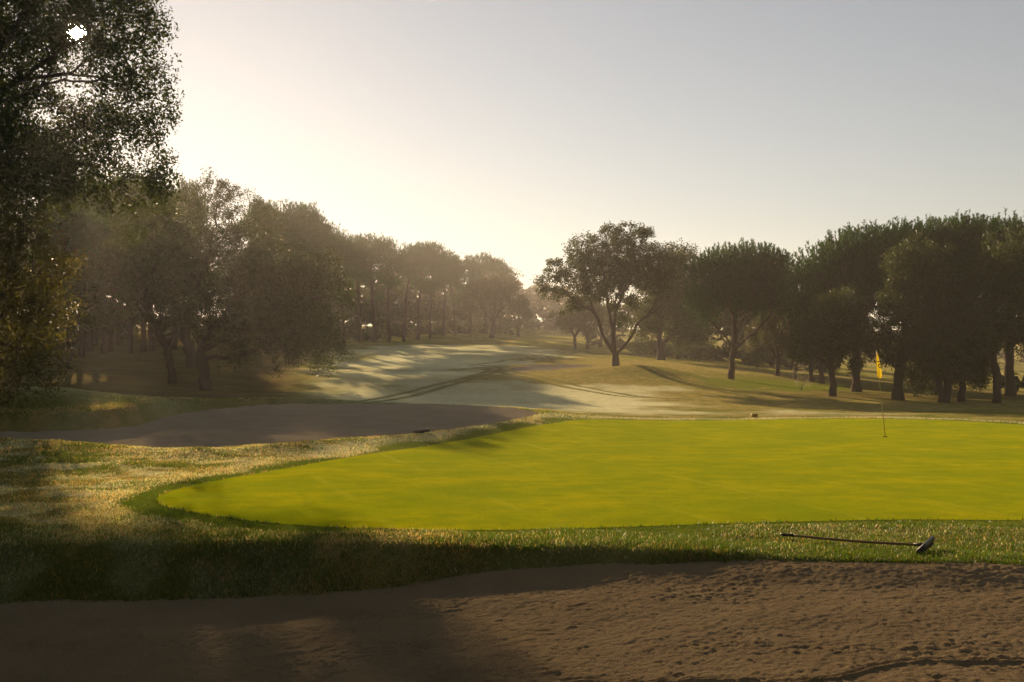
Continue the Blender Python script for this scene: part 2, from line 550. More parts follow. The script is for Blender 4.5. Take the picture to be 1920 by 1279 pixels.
def ground_material():
    m, nt, out = new_mat('turf')
    tc = N(nt, 'TexCoord'); v = tc.outputs['Object']
    nf = noise_n(nt, v, 26, 5, .7); nm = noise_n(nt, v, 3.2, 5, .65); nl = noise_n(nt, v, .5, 3, .5)
    green = mixc(nt, nm, (.055, .075, .012), (.115, .125, .018))
    straw = mixc(nt, nf, (.20, .14, .05), (.38, .28, .115))
    lush = mixc(nt, nf, (.06, .085, .010), (.13, .145, .016))
    frost = mixc(nt, nm, (.38, .39, .22), (.66, .64, .42))
    dryf = math_n(nt, 'MULTIPLY', attr(nt, 'dry'), ramp_n(nt, nm, [(.35, .25), (.65, 1.0)]))
    c = mixc(nt, dryf, green, straw)
    c = mixc(nt, attr(nt, 'lush'), c, lush)
    ff = math_n(nt, 'MULTIPLY', attr(nt, 'frost'), ramp_n(nt, noise_n(nt, v, 5, 6, .75, (.5, 1, 1)), [(.3, .45), (.62, .95)]))
    c = mixc(nt, ff, c, frost)
    c = mixc(nt, math_n(nt, 'MULTIPLY', attr(nt, 'track'), .6), c, (.075, .085, .03))
    lit = mixc(nt, nf, (.028, .022, .012), (.085, .060, .032))  # leaf floor colour kept dark to carry the tree shade
    c = mixc(nt, math_n(nt, 'MULTIPLY', attr(nt, 'litter_shade'), ramp_n(nt, nm, [(.3, .5), (.6, 1.0)])), c, lit)
    h = math_n(nt, 'ADD', nf, math_n(nt, 'MULTIPLY', nm, 1.5))
    turf_bsdf(nt, out, c, c, .8, bump_n(nt, h, .5, .05))
    return m
M['turf'] = ground_material()
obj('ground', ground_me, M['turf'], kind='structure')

# ------------------------------------------------------------------ putting green
def sheet_in(poly, step_in, zf, name, centre=None, rings=26, sm=True):
    c = poly.mean(0) if centre is None else np.array(centre)
    V = []
    fr_ = 1 - np.linspace(0, 1, rings) ** 1.6
    fr_[-1] = 0.002
    for k in fr_:
        V.append(c + (poly - c) * k)
    V = np.array(V); n = len(poly)
    idx = np.arange(rings * n).reshape(rings, n)
    q = np.stack([idx[:-1], np.roll(idx, -1, 1)[:-1], np.roll(idx, -1, 1)[1:], idx[1:]], -1).reshape(-1, 4)
    xy = V.reshape(-1, 2)
    z = zf(xy[:, 0], xy[:, 1])
    return mesh_np(name, np.column_stack([xy, z]), [q], sm)

_gp = []
for i in range(len(GREEN)):
    a, b = GREEN[i], GREEN[(i + 1) % len(GREEN)]
    for k in range(3): _gp.append(a + (b - a) * k / 3)
GREEN_F = np.array(_gp)
green_me = sheet_in(GREEN_F, 0, lambda x, y: T(x, y) + .005 + .017 * smooth(sdist(x, y, GREEN) / .5), 'putting_green', (8, 19), 40)

def green_material():
    m, nt, out = new_mat('green_turf')
    tc = N(nt, 'TexCoord'); v = tc.outputs['Object']
    rot = N(nt, 'Mapping'); rot.inputs['Rotation'].default_value = (0, 0, math.radians(-20.6))
    nt.links.new(v, rot.inputs[0])
    wv = N(nt, 'TexWave'); wv.wave_type = 'BANDS'; wv.inputs['Scale'].default_value = .17
    wv.inputs['Distortion'].default_value = .3; wv.inputs['Detail'].default_value = 1
    nt.links.new(rot.outputs[0], wv.inputs['Vector'])
    lines = ramp_n(nt, wv.outputs['Fac'], [(0.0, 0.0), (.975, 0.0), (1.0, 1.0)])
    nb = noise_n(nt, v, .45, 5, .62, (1, 1.3, 1)); nm = noise_n(nt, v, 2.2, 5, .65, (.7, 1, 1)); nf = noise_n(nt, v, 60, 3, .7)
    a = mixc(nt, ramp_n(nt, nb, [(.35, 0), (.66, 1)]), (.16, .225, .003), (.33, .325, .003))
    b = mixc(nt, ramp_n(nt, nm, [(.42, .0), (.62, .7)]), a, (.13, .19, .004))
    b = mixc(nt, math_n(nt, 'MULTIPLY', lines, ramp_n(nt, noise_n(nt, v, .35, 3, .6), [(.42, 0.0), (.62, .34)])), b, (.40, .40, .05))
    c = mixc(nt, math_n(nt, 'MULTIPLY', ramp_n(nt, nf, [(.35, 0.0), (.7, 1.0)]), .55), b, (.09, .115, .004))
    c = mixc(nt, ramp_n(nt, noise_n(nt, v, 18, 4, .75), [(.52, 0.0), (.75, .5)]), c, (.34, .31, .02))
    h = math_n(nt, 'ADD', nf, math_n(nt, 'MULTIPLY', nm, .8))
    turf_bsdf(nt, out, c, (.50, .50, .01), .16, bump_n(nt, h, .25, .012))
    return m
M['green'] = green_material()
obj('putting_green', green_me, M['green'], kind='structure')

# ------------------------------------------------------------------ sand
def sand_material(name, c1, c2):
    m, nt, out = new_mat(name)
    tc = N(nt, 'TexCoord'); v = tc.outputs['Object']
    nf = noise_n(nt, v, 140, 3, .7); nm = noise_n(nt, v, 14, 5, .7, (.6, 1, 1)); nl = noise_n(nt, v, .9, 4, .6)
    c = mixc(nt, nf, c1, c2)
    c = mixc(nt, ramp_n(nt, nl, [(.3, 0), (.7, .45)]), c, tuple(.78 * x for x in c1))
    h = math_n(nt, 'ADD', math_n(nt, 'MULTIPLY', nf, .5), noise_n(nt, v, 55, 4, .75))
    c = mixc(nt, ramp_n(nt, noise_n(nt, v, 75, 3, .7), [(.56, 0.0), (.70, .55)]), c, tuple(.35 * x for x in c1))  # dark specks: small shadows between the grains put into the colour
    diffuse(nt, out, c, bump_n(nt, h, 1.0, .03))
    return m
M['sand'] = sand_material('sand', (.29, .215, .12), (.52, .40, .24))
M['sand_pale'] = sand_material('sand_pale', (.33, .27, .18), (.50, .42, .30))

def sand_relief(x, y):
    z = .030 * (fbm(x * 1.1, y * 1.9, 3, 61) - .5) + .009 * (fbm(x * 6, y * 10, 3, 63) - .5) + .010 * (fbm(x * 17, y * 26, 3, 65) - .5)
    z += .016 * (fbm(x * 42 + 5 * y, y * 48, 2, 66) - .5)
    cl = smooth((fbm(x * 1.1, y * 2.4, 4, 67) - .50) / .14)
    z += .010 * cl * smooth((fbm(x * 22, y * 34, 3, 69) - .55) / .12)
    r = random.Random(4)
    Q = [1 + .8 * (fbm(x * 20, y * 20, 2, 200 + i) - .5) for i in range(3)]
    for i in range(70):                                    # scuffs, clods and old footprints
        cx, cy_ = r.uniform(-5.2, 5.6), r.uniform(5.8, 9.9)
        a = r.uniform(.02, .05) * (2.4 if i < 9 else 1); b = a * r.uniform(.3, .6); hgt = r.uniform(.006, .014) * (1.7 if i < 9 else 1)
        q = Q[i % 3]
        e = (((x - cx) / a) ** 2 + ((y - cy_) / b) ** 2) * q
        e2 = (((x - cx) / a) ** 2 + ((y - cy_ - b * 1.5) / b) ** 2) * q
        z += hgt * np.exp(-e) - .6 * hgt * np.exp(-e2)
    for off, amp in ((0, .022), (.05, -.018)):             # a wavy line dragged through the sand
        ln = 7.12 + .12 * np.sin(x * 2.3 + .4) + .05 * np.sin(x * 5.1) + .05 * (fbm(x * 6, y * 0, 2, 72) - .5)
        z += amp * np.exp(-((y - ln - off) / .022) ** 2) * smooth((x - .2) / .4) * smooth((4.2 - x) / .6) * (.4 + fbm(x * 5, y * 5, 2, 74))
    return z

sx = np.concatenate([np.linspace(-12.4, -5.4, 26)[:-1], np.linspace(-5.4, 6.0, 560), np.linspace(6.0, 12.4, 26)[1:]])
sy = np.concatenate([np.linspace(-3.6, 6.4, 40)[:-1], np.linspace(6.4, 10.9, 290)])
SX, SY = np.meshgrid(sx, sy, indexing='ij')
SZ = sand_a(SX, SY) + sand_relief(SX, SY)
_l, _d, _w = lip(SX)
keep = (SY < _l - .25 * _w)
fa = grid_faces(*SX.shape)
fa = fa[keep.ravel()[fa].all(1)]
used, inv = np.unique(fa, return_inverse=True)
sa_me = mesh_np('bunker_sand', np.stack([SX, SY, SZ], -1).reshape(-1, 3)[used], [inv.reshape(-1, 4)], True)
obj('bunker_sand', sa_me, M['sand'], kind='structure')

def sand_sheet(poly, zf, step, mat, amp, seed):
    lo, hi = poly.min(0), poly.max(0)
    x = np.arange(lo[0] - step, hi[0] + step * 2, step); y = np.arange(lo[1] - step, hi[1] + step * 2, step)
    X, Y = np.meshgrid(x, y, indexing='ij')
    sd = sdist(X, Y, poly)
    Z = zf(X, Y) + amp * (fbm(X * 2.2, Y * 3.2, 4, seed) - .5) + .5 * amp * (fbm(X * 7, Y * 9, 2, seed + 5) - .5) + .14 * (1 - smooth(sd / 1.1))
    f = grid_faces(*X.shape)
    f = f[(sd.ravel()[f] > .10).all(1)]
    u, inv = np.unique(f, return_inverse=True)
    me = mesh_np('bunker_sand', np.stack([X, Y, Z], -1).reshape(-1, 3)[u], [inv.reshape(-1, 4)], True)
    return obj('bunker_sand', me, mat, kind='structure')
sand_sheet(BUNK_B, sand_b, .10, M['sand_pale'], .05, 71)
sand_sheet(BUNK_C, sand_c, .2, M['sand_pale'], .05, 77)

# ------------------------------------------------------------------ haze in the air
def haze():
    x0, x1, y0, y1, z0, z1 = -365, 365, -45, 362, float(GZ.min()) - 1.0, HAZE_TOP
    v = [(x, y, z) for z in (z0, z1) for y in (y0, y1) for x in (x0, x1)]
    f = [(0, 2, 3, 1), (4, 5, 7, 6), (0, 1, 5, 4), (2, 6, 7, 3), (0, 4, 6, 2), (1, 3, 7, 5)]
    me = mesh_np('haze', np.array(v), [np.array(f)])
    m, nt, out = new_mat('morning_haze')
    p = nt.nodes.new('ShaderNodeVolumePrincipled')
    p.inputs['Color'].default_value = (1.0, 0.94, 0.90, 1)
    p.inputs['Density'].default_value = HAZE_DENSITY
    p.inputs['Anisotropy'].default_value = HAZE_G
    nt.links.new(p.outputs[0], out.inputs['Volume'])
    obj('haze', me, m, kind='stuff', label='thin morning haze hanging over the golf course')
HAZE_TOP = 29.0
# ------------------------------------------------------------------ trees
def resample(path, step):
    path = np.asarray(path, float)
    d = np.concatenate([[0], np.cumsum(np.linalg.norm(np.diff(path, axis=0), axis=1))])
    n = max(2, int(d[-1] / step) + 1)
    t = np.linspace(0, d[-1], n)
    return np.stack([np.interp(t, d, path[:, k]) for k in range(3)], -1)

class Skeleton:
    def __init__(s, R):
        s.p = []; s.par = []; s.len = []; s.R = R
    def add(s, pos, par):
        s.p.append(np.asarray(pos, float)); s.par.append(par)
        s.len.append(0 if par < 0 else s.len[par] + np.linalg.norm(s.p[-1] - s.p[par]))
        return len(s.p) - 1
    def limb(s, path, step=.3, frm=None, wob=.03, rs=None):
        path = catmull(path, 5, False)
        pts = resample(path, step)
        k = frm
        if k is None and s.p:
            A = np.array(s.p); k = int(np.argmin(np.linalg.norm(A - pts[0], axis=1)))
        for i, q in enumerate(pts):
            if s.p and i == 0 and np.linalg.norm(s.p[k] - q) < step * .6: continue
            q = q + (rs.normal(0, wob, 3) if rs is not None and 0 < i < len(pts) - 1 else 0)
            k = s.add(q, -1 if k is None else k)
        return k
    def attach(s, clusters, rs, minlen=1.5, step=.35, bal=.25, droop=0.0):
        """grow a branch from the skeleton to every cluster, nearest first"""
        P = np.zeros((60000, 3)); L = np.zeros(60000); n = len(s.p)
        P[:n] = s.p; L[:n] = s.len
        ok0 = L[:n] >= minlen
        valid = np.zeros(60000, bool); valid[:n] = ok0
        hub = s.p[int(np.argmax(ok0))] if ok0.any() else s.p[-1]
        order = np.argsort(np.linalg.norm(clusters - hub, axis=1))
        tips = []
        for ci in order:
            c = clusters[ci]
            d = np.linalg.norm(P[:n] - c, axis=1) + bal * L[:n]
            d[~valid[:n]] = 1e9
            k = int(np.argmin(d))
            a = P[k]; par = s.par[k]
            dirn = (a - P[par]) if par >= 0 else np.array([0, 0, 1.0])
            dirn = dirn / (np.linalg.norm(dirn) + 1e-9)
            D = np.linalg.norm(c - a)
            mid = a + (c - a) * .5 + dirn * D * .18 + np.array([0, 0, .10 * D + droop * D]) + rs.normal(0, .06 * D, 3)
            m = max(1, int(D / step))
            for i in range(1, m + 1):
                t = i / m
                q = (1 - t) ** 2 * a + 2 * t * (1 - t) * mid + t * t * c
                if i < m: q = q + rs.normal(0, .02, 3)
                k = s.add(q, k)
                P[n] = q; L[n] = s.len[k]; valid[n] = True; n += 1
            tips.append((ci, k))
        return tips
    def mesh(s, name, r_tip=.010, flare=1.22, minr=0.0, exp=None):
        n = len(s.p); par = np.array(s.par); p = np.array(s.p)
        cnt = np.zeros(n); kids = [[] for _ in range(n)]
        for i in range(n - 1, -1, -1):
            if cnt[i] == 0: cnt[i] = 1
            if par[i] >= 0:
                cnt[par[i]] += cnt[i]; kids[par[i]].append(i)
        # count tips only
        tips = np.zeros(n)
        for i in range(n - 1, -1, -1):
            if not kids[i]: tips[i] = 1
            if par[i] >= 0: tips[par[i]] += tips[i]
        e = math.log(s.R / r_tip) / math.log(max(tips[0], 2))
        r = r_tip * tips ** e
        ln = np.array(s.len)
        r = r * (1 + (flare - 1) * np.exp(-ln / (s.R * 2.2)))
        s.r = r
        mb = MB()
        stack = [(0, -1)]
        while stack:
            i, frm = stack.pop()
            ch = [] if frm < 0 else [frm]
            k = i
            while True:
                ch.append(k)
                if not kids[k]: break
                big = max(kids[k], key=lambda j: tips[j])
                for j in kids[k]:
                    if j != big: stack.append((j, k))
                k = big
            if len(ch) < 2: continue
            rad = r[ch].copy()
            if frm >= 0: rad[0] = min(rad[0], rad[1] * 1.15)
            if rad.max() < minr: continue
            rm = rad.max()
            ns = 9 if rm > .12 else 5 if rm > .04 else 3
            rad[-1] *= .4
            pth = p[ch]
            if rm > .05:
                rad = rad * (1 + .09 * np.sin(np.arange(len(ch)) * 1.7 + i) + rng.normal(0, .045, len(ch)))
            V, q, t = tube(pth, rad, ns)
            if rm > .08:     # bark ridges: uneven rings
                jit = 1 + rng.normal(0, .05, len(V))
                base = np.vstack([np.repeat(pth, ns, 0), pth[:1], pth[-1:]])
                V = base + (V - base) * jit[:, None]
            mb.add(V, q, t)
        return mb.mesh(name, True)

def rand_unit(n, rs):
    v = rs.normal(0, 1, (n, 3)); return v / np.linalg.norm(v, axis=1)[:, None]

def sample_lobes(lobes, n, rs, shell=.45, sep=0.0, holes=()):
    """lobes: (cx,cy,cz,rx,ry,rz[,weight])"""
    L = np.array([l[:6] for l in lobes], float)
    wt = np.array([(l[6] if len(l) > 6 else 1.0) * (l[3] * l[4] * l[5]) ** .8 for l in lobes]); wt /= wt.sum()
    out = []; tries = 0
    while len(out) < n and tries < n * 6:
        tries += 1
        l = L[rs.choice(len(L), p=wt)]
        q = rand_unit(1, rs)[0] * rs.uniform(0, 1) ** shell
        c = l[:3] + q * l[3:6]
        bad = False
        for h in holes:
            if (((c - np.array(h[:3])) / np.array(h[3:6])) ** 2).sum() < 1: bad = True
        if bad: continue
        if sep and out:
            if (((np.array(out) - c) ** 2).sum(1) < sep * sep).any() and rs.uniform() < .85: continue
        out.append(c)
    return np.array(out)

def leaves_mesh(name, centres, per, rad, size, rs, flat=.8, droop=0.0, elong=2.0, holes=(), gap=None):
    n = len(centres) * per
    c = np.repeat(centres, per, 0)
    crad = np.repeat(rs.uniform(.65, 1.35, len(centres)), per) * rad
    d = rand_unit(n, rs) * (rs.uniform(0, 1, n) ** .55)[:, None] * crad[:, None]
    d[:, 2] *= flat
    pos = c + d
    pos[:, 2] -= droop * rs.uniform(0, 1, n) ** 2
    if holes:
        keep = np.ones(n, bool)
        for h in holes:
            keep &= (((pos - np.array(h[:3])) / np.array(h[3:6])) ** 2).sum(1) > rs.uniform(.5, 1, n)
        pos = pos[keep]; n = len(pos)
    if gap is not None:                                   # an opening between boughs, running straight through the crown
        o, r = gap
        w = pos - np.array(o); sdv = np.array(SUN_DIR)
        dist = np.linalg.norm(w - (w @ sdv)[:, None] * sdv, axis=1)
        pos = pos[dist > r * rs.uniform(.62, 1.25, n)]; n = len(pos)
    ax = rand_unit(n, rs); ax[:, 2] -= .25
    ax /= np.linalg.norm(ax, axis=1)[:, None]
    sd = np.cross(ax, rand_unit(n, rs)); sd /= np.linalg.norm(sd, axis=1)[:, None] + 1e-9
    nr = np.cross(ax, sd)
    L = size * rs.uniform(.65, 1.35, n)[:, None]
    W = L / elong * .5
    a = pos - ax * L * .5; b = pos + ax * L * .5
    mid = pos - ax * L * .05 + nr * L * .10
    V = np.stack([a, mid + sd * W, b, mid - sd * W], 1).reshape(-1, 3)
    q = np.arange(n * 4).reshape(-1, 4)
    me = mesh_np(name, V, [q], False)
    cv = np.repeat(rs.uniform(0, 1, n), 4)
    add_attr(me, 'var', cv)
    return me

def shoots_verts(bases, dirs, length, nneedle, nlen, nwid, rs, out_lo=.35, out_hi=.9):
    m = len(bases)
    n = m * nneedle
    b = np.repeat(bases, nneedle, 0); d = np.repeat(dirs, nneedle, 0)
    ln = np.repeat(length * rs.uniform(.6, 1.3, m), nneedle)
    t = rs.uniform(.0, 1, n)
    root = b + d * (t * ln)[:, None]
    out = np.cross(d, rand_unit(n, rs)); out /= np.linalg.norm(out, axis=1)[:, None] + 1e-9
    nd = out * rs.uniform(out_lo, out_hi, n)[:, None] + d * rs.uniform(.5, 1, n)[:, None]
    nd /= np.linalg.norm(nd, axis=1)[:, None]
    sd = np.cross(nd, rand_unit(n, rs)); sd /= np.linalg.norm(sd, axis=1)[:, None] + 1e-9
    L = nlen * rs.uniform(.7, 1.2, n)[:, None]
    return np.stack([root - sd * nwid, root + sd * nwid, root + nd * L], 1).reshape(-1, 3)

def tri_mesh(name, V, rs):
    n = len(V) // 3
    me = mesh_np(name, V, [np.arange(n * 3).reshape(-1, 3)], False)
    add_attr(me, 'var', np.repeat(rs.uniform(0, 1, n), 3))
    return me

def shoots_mesh(name, bases, dirs, length, nneedle, nlen, nwid, rs):
    """pine shoots: upright brushes of needles"""
    return tri_mesh(name, shoots_verts(bases, dirs, length, nneedle, nlen, nwid, rs), rs)

def put_tree(name, trunk_me, crown_me, bark, leaf, loc, label, group, rz=0.0, sc=(1, 1, 1), cat='tree'):
    root = obj(name, None, label=label, cat=cat, group=group, loc=loc)
    root.rotation_euler = (0, 0, rz); root.scale = sc
    obj('trunk', trunk_me, bark, root)
    obj('crown', crown_me, leaf, root)
    return root

def hero(name, label, base, limbs, lobes, R, nclus, per, crad, lsize, seed, leaf='oak_leaf', bark='bark_oak', group='trees round the green',
         droop=0.2, minlen=1.5, bal=.25, step=.35, r_tip=.012, holes=(), sep=.35, cdroop=0.0, pine=None, gap=0.0, shell=.45, flat=.8, minr=0.0):
    """a tree measured off the photograph at its own distance; limbs and lobes as (px, py, dy) at the tree's distance"""
    rs = np.random.default_rng(seed)
    px, D = base
    bx = PX(px, D); bz = T1(bx, D) - .06
    k = D / F
    def loc(ax, ay, dy=0.0):
        return (PX(ax, D) - bx, dy, PZ(ay, D) - bz)
    sk = Skeleton(R * .78)
    first = True
    for li in limbs:
        pts = [loc(*q) for q in li]
        if first: pts[0] = (0, 0, 0)
        sk.limb(pts, step=.3, rs=rs)
        first = False
    lb = []
    for l in lobes:
        ax, ay, rx, rz = l[:4]; dy = l[4] if len(l) > 4 else 0.0
        ry = l[5] if len(l) > 5 else max(rx, rz) * k
        w = l[6] if len(l) > 6 else 1.0
        lb.append((*loc(ax, ay, dy), rx * k, ry, rz * k, w))
    hl = [(*loc(h[0], h[1], h[4]), h[2] * k, h[5], h[3] * k) for h in holes]
    cl = sample_lobes(lb, nclus, rs, shell, sep)
    sk.attach(cl, rs, minlen, step, bal)
    tm = sk.mesh('trunk', r_tip, minr=minr if D < 40 else .0135)
    if pine:
        cm = pine_foliage(cl, pine, rs, lb)
    else:
        cm = leaves_mesh('crown', cl, per, crad, lsize, rs, flat, droop, holes=hl, gap=((-bx, -D, CAMZ - bz), gap) if gap else None)
    return put_tree(name, tm, cm, M[bark], M[leaf], (bx, D, bz), label, group), tm, cm

def pine_foliage(cl, o, rs, lobes=None):
    per = o['per']; m = len(cl) * per
    b = np.repeat(cl, per, 0) + rs.normal(0, o['rad'], (m, 3)) * np.array([1, 1, .55])
    ctr = cl.mean(0); ctr = ctr - np.array([0, 0, o.get('low', 2.0)])
    d = b - ctr; d /= np.linalg.norm(d, axis=1)[:, None]
    d = d * o.get('spread', .45) + np.array([0, 0, 1.0]) + rs.normal(0, .12, (m, 3))
    d /= np.linalg.norm(d, axis=1)[:, None]
    V = [shoots_verts(b, d, .30, o['nn'], o['nl'], o['nw'], rs)]
    cb = []                                               # upright shoots standing proud of the crown's top
    for l in lobes:
        nq = int(9 * l[3] * l[4]) + 5
        a = rs.uniform(0, 6.283, nq); r = np.sqrt(rs.uniform(0, .98, nq))
        h = np.sqrt(1 - r * r)
        cb.append(np.stack([l[0] + l[3] * r * np.cos(a), l[1] + l[4] * r * np.sin(a), l[2] + l[5] * h * 1.0], -1))
    cb = np.vstack(cb)
    cd = np.tile(np.array([0, 0, 1.0]), (len(cb), 1)) + rs.normal(0, .06, (len(cb), 3))
    cd[:, :2] += .25 * (cb[:, :2] - ctr[:2]) / (np.abs(cb[:, :2] - ctr[:2]).max() + 1e-6)
    cd /= np.linalg.norm(cd, axis=1)[:, None]
    V.append(shoots_verts(cb, cd, o['len'] * 1.15, 55, .13, .020, rs, .5, 1.1))
    return tri_mesh('crown', np.vstack(V), rs)

# --- the big oak overhead at the left, and its lower neighbour
hero('cork_oak', 'huge dark oak at the left edge with the sun shining through its crown', (-210, 33.0),
     [[(-210, 760), (-205, 640, .1), (-190, 520, 0), (-165, 400, -.2), (-150, 330, -.2)],
      [(-150, 330, -.2), (-60, 225, -.3), (30, 160, -.4), (80, 128, -.4), (125, 95, -.4), (170, 70, -.3)],
      [(-60, 225, -.3), (40, 200, -.9), (130, 170, -1.2), (205, 175, -1.3), (250, 215, -1.4)],
      [(30, 160, -.4), (110, 130, .5), (190, 140, .8), (240, 190, .9), (265, 260, 1.0)],
      [(-150, 330, -.2), (-60, 330, .6), (50, 300, .8), (140, 300, .8), (205, 350, .8)],
      [(-150, 330, -.2), (-140, 200, .4), (-110, 60, .6), (-60, -60, .8)],
      [(-60, 225, -.3), (0, 90, -.2), (80, -20, 0), (160, -60, 0)],
      [(-165, 400, -.2), (-260, 300, .5), (-340, 180, .8)]],
     [(40, 40, 190, 90, 0, 4.0), (-120, 30, 220, 190, 0, 5.0), (195, 20, 105, 75, 0, 2.6), (272, 45, 42, 62, 0, 1.2), (235, 120, 80, 55, 0, 2.0),
      (250, 190, 68, 60, .2, 1.8), (235, 262, 78, 68, .3, 2.0), (276, 322, 42, 52, .5, 1.5, 1.5), (110, 290, 130, 78, .2, 3.0, 1.3), (-10, 300, 150, 110, 0, 4.0, 1.2),
      (212, 352, 36, 36, .8, 1.0, .7), (226, 415, 10, 38, .8, .3, .35), (130, 335, 80, 36, .5, 2.0, .8), (-160, 230, 220, 170, 0, 5), (80, 230, 120, 60, 0, 3.0, .5),
      (100, -110, 220, 110, 0, 4.5), (-140, -170, 280, 150, 0, 5), (0, 130, 90, 60, -.5, 2.5, .45), (145, 190, 80, 42, 0, 2.0, .75), (40, 350, 100, 45, .5, 2.4)],
     .50, 1850, 100, .55, .128, 11, droop=.45, gap=.21,
     group='oaks at the left edge')
hero('cork_oak', 'dark drooping oak low at the left edge, below the sunlit crown', (-230, 27.5),
     [[(-230, 800), (-222, 680, 0), (-200, 560, 0), (-170, 470, 0)],
      [(-170, 470), (-80, 410, -.3), (0, 395, -.4), (55, 425, -.4), (100, 455, -.4)],
      [(-170, 470), (-80, 470, .4), (0, 490, .5), (60, 540, .5), (95, 600, .5)],
      [(-200, 560), (-100, 560, -.5), (-20, 590, -.6), (40, 640, -.7), (70, 690, -.7)],
      [(-170, 470), (-210, 380, 0), (-260, 300, 0)]],
     [(20, 470, 115, 70, 0, 2.0, .7), (95, 470, 45, 45, 0, 1.2, .6), (45, 560, 95, 75, 0, 1.8), (100, 585, 40, 45, 0, .9), (35, 655, 75, 70, 0, 1.5), (85, 640, 38, 30, 0, .8),
      (-90, 520, 150, 160, 0, 3.0), (60, 715, 30, 35, 0, .7), (-10, 400, 90, 50, 0, 1.8, .5), (-200, 400, 160, 140, 0, 3), (-60, 680, 110, 80, 0, 2.0)],
     .30, 640, 92, .42, .10, 12, leaf='oak_leaf_warm', droop=.55, group='oaks at the left edge')

# --- the cork oaks standing left of the fairway
G2 = 'cork oaks left of the fairway'
hero('cork_oak', 'leaning cork oak with a slender trunk, leftmost of the three behind the bunker ridge', (323, 52),
     [[(323, 718), (320, 690, 0), (312, 655, .1), (298, 630, .1), (285, 600, 0), (270, 560, 0)],
      [(312, 655, .1), (330, 625, -.4), (345, 600, -.5)], [(285, 600), (245, 570, .5), (215, 540, .6)]],
     [(262, 480, 85, 70), (215, 545, 85, 70), (300, 560, 75, 55), (185, 590, 60, 40), (280, 410, 60, 50), (150, 540, 50, 60)],
     .24, 300, 115, .46, .12, 21, sep=.55, group=G2)
hero('cork_oak', 'tall round cork oak, tallest crown behind the bunker ridge', (367, 62),
     [[(367, 712), (362, 680, 0), (352, 650, 0), (348, 620, 0), (355, 580, 0)],
      [(348, 620), (320, 580, .6), (300, 530, .8)], [(355, 580), (380, 520, -.3), (400, 450, -.4)], [(355, 580), (430, 520, .5), (470, 470, .6)]],
     [(405, 385, 75, 54, 0, 1.8, .9), (440, 450, 60, 60), (345, 440, 85, 65), (465, 425, 65, 60), (415, 500, 125, 80), (315, 520, 85, 80), (505, 470, 45, 50), (400, 345, 30, 22)],
     .42, 540, 110, .50, .125, 22, sep=.6, group=G2)
hero('cork_oak', 'wide cork oak with drooping branches reaching over the fairway', (386, 50),
     [[(386, 731), (384, 705, 0), (377, 675, 0), (376, 655, 0)],
      [(376, 655), (392, 630, -.3), (420, 600, -.6), (450, 560, -.7)], [(376, 655), (410, 638, .3), (450, 622, .5), (520, 590, .6), (580, 560, .6), (630, 555, .5)],
      [(376, 655), (355, 625, .5), (335, 600, .7)], [(450, 622, .5), (500, 600, 1.2), (560, 600, 1.5), (610, 630, 1.6)]],
     [(520, 520, 85, 75), (595, 515, 62, 52), (560, 590, 85, 62), (640, 545, 30, 36), (605, 640, 36, 40, 1.2), (500, 610, 70, 50), (440, 590, 75, 55), (445, 655, 34, 32),
      (590, 675, 18, 18, 1.2), (520, 650, 26, 36), (460, 520, 70, 60), (400, 580, 60, 50), (560, 645, 26, 26)],
     .34, 520, 115, .46, .115, 23, sep=.55, group=G2, droop=.5)

# --- the single oak right of the fairway
hero('cork_oak', 'single cork oak with bare forking limbs on the low mound right of the fairway', (1155, 62),
     [[(1155, 691), (1155, 676, 0), (1154, 664, 0)],
      [(1154, 664), (1142, 650, 0), (1134, 634, .1), (1126, 612, .1), (1121, 596, .1), (1112, 580, .2), (1106, 562, .2), (1100, 540, .2)],
      [(1114, 584, .2), (1100, 577, -.2), (1085, 570, -.4), (1060, 550, -.5)],
      [(1154, 664), (1149, 640, -.1), (1147, 616, -.1), (1144, 592, -.1), (1140, 572, -.1), (1136, 540, 0), (1130, 500, 0)],
      [(1150, 640, -.1), (1154, 622, .3), (1153, 600, .4), (1158, 578, .5), (1166, 560, .6), (1180, 520, .6)],
      [(1154, 664), (1168, 652, 0), (1180, 636, 0), (1190, 616, 0), (1202, 601, 0), (1222, 588, 0), (1243, 571, 0), (1258, 549, 0), (1262, 520, 0)],
      [(1196, 608, 0), (1212, 590, -.4), (1224, 574, -.5), (1234, 548, -.6), (1236, 520, -.6)],
      [(1232, 580, 0), (1232, 560, .4), (1240, 540, .5)]],
     [(1175, 452, 55, 34), (1105, 472, 45, 34), (1055, 505, 38, 24), (1130, 510, 75, 45), (1200, 500, 62, 44), (1245, 490, 42, 34), (1042, 545, 32, 17), (1020, 522, 18, 10),
      (1080, 570, 24, 14), (1168, 565, 34, 18), (1228, 528, 38, 26), (1170, 598, 15, 12), (1210, 440, 18, 18), (1062, 585, 14, 8), (1142, 432, 22, 14), (1100, 545, 40, 24)],
     .27, 620, 85, .40, .13, 31, minlen=3.3, group='oaks right of the fairway', droop=.15, sep=.5)
hero('cork_oak', 'bushy dark oak behind the forked oak and left of the umbrella pine', (1240, 81),
     [[(1240, 675), (1238, 650, 0), (1236, 630, 0), (1240, 600, 0)], [(1236, 630), (1220, 610, .5)], [(1238, 650), (1262, 625, .5), (1280, 600, .6)]],
     [(1275, 500, 42, 42), (1255, 560, 60, 55), (1300, 575, 45, 50), (1212, 610, 30, 24), (1290, 625, 40, 25), (1235, 520, 40, 40)],
     .42, 420, 90, .75, .19, 32, group='oaks right of the fairway')

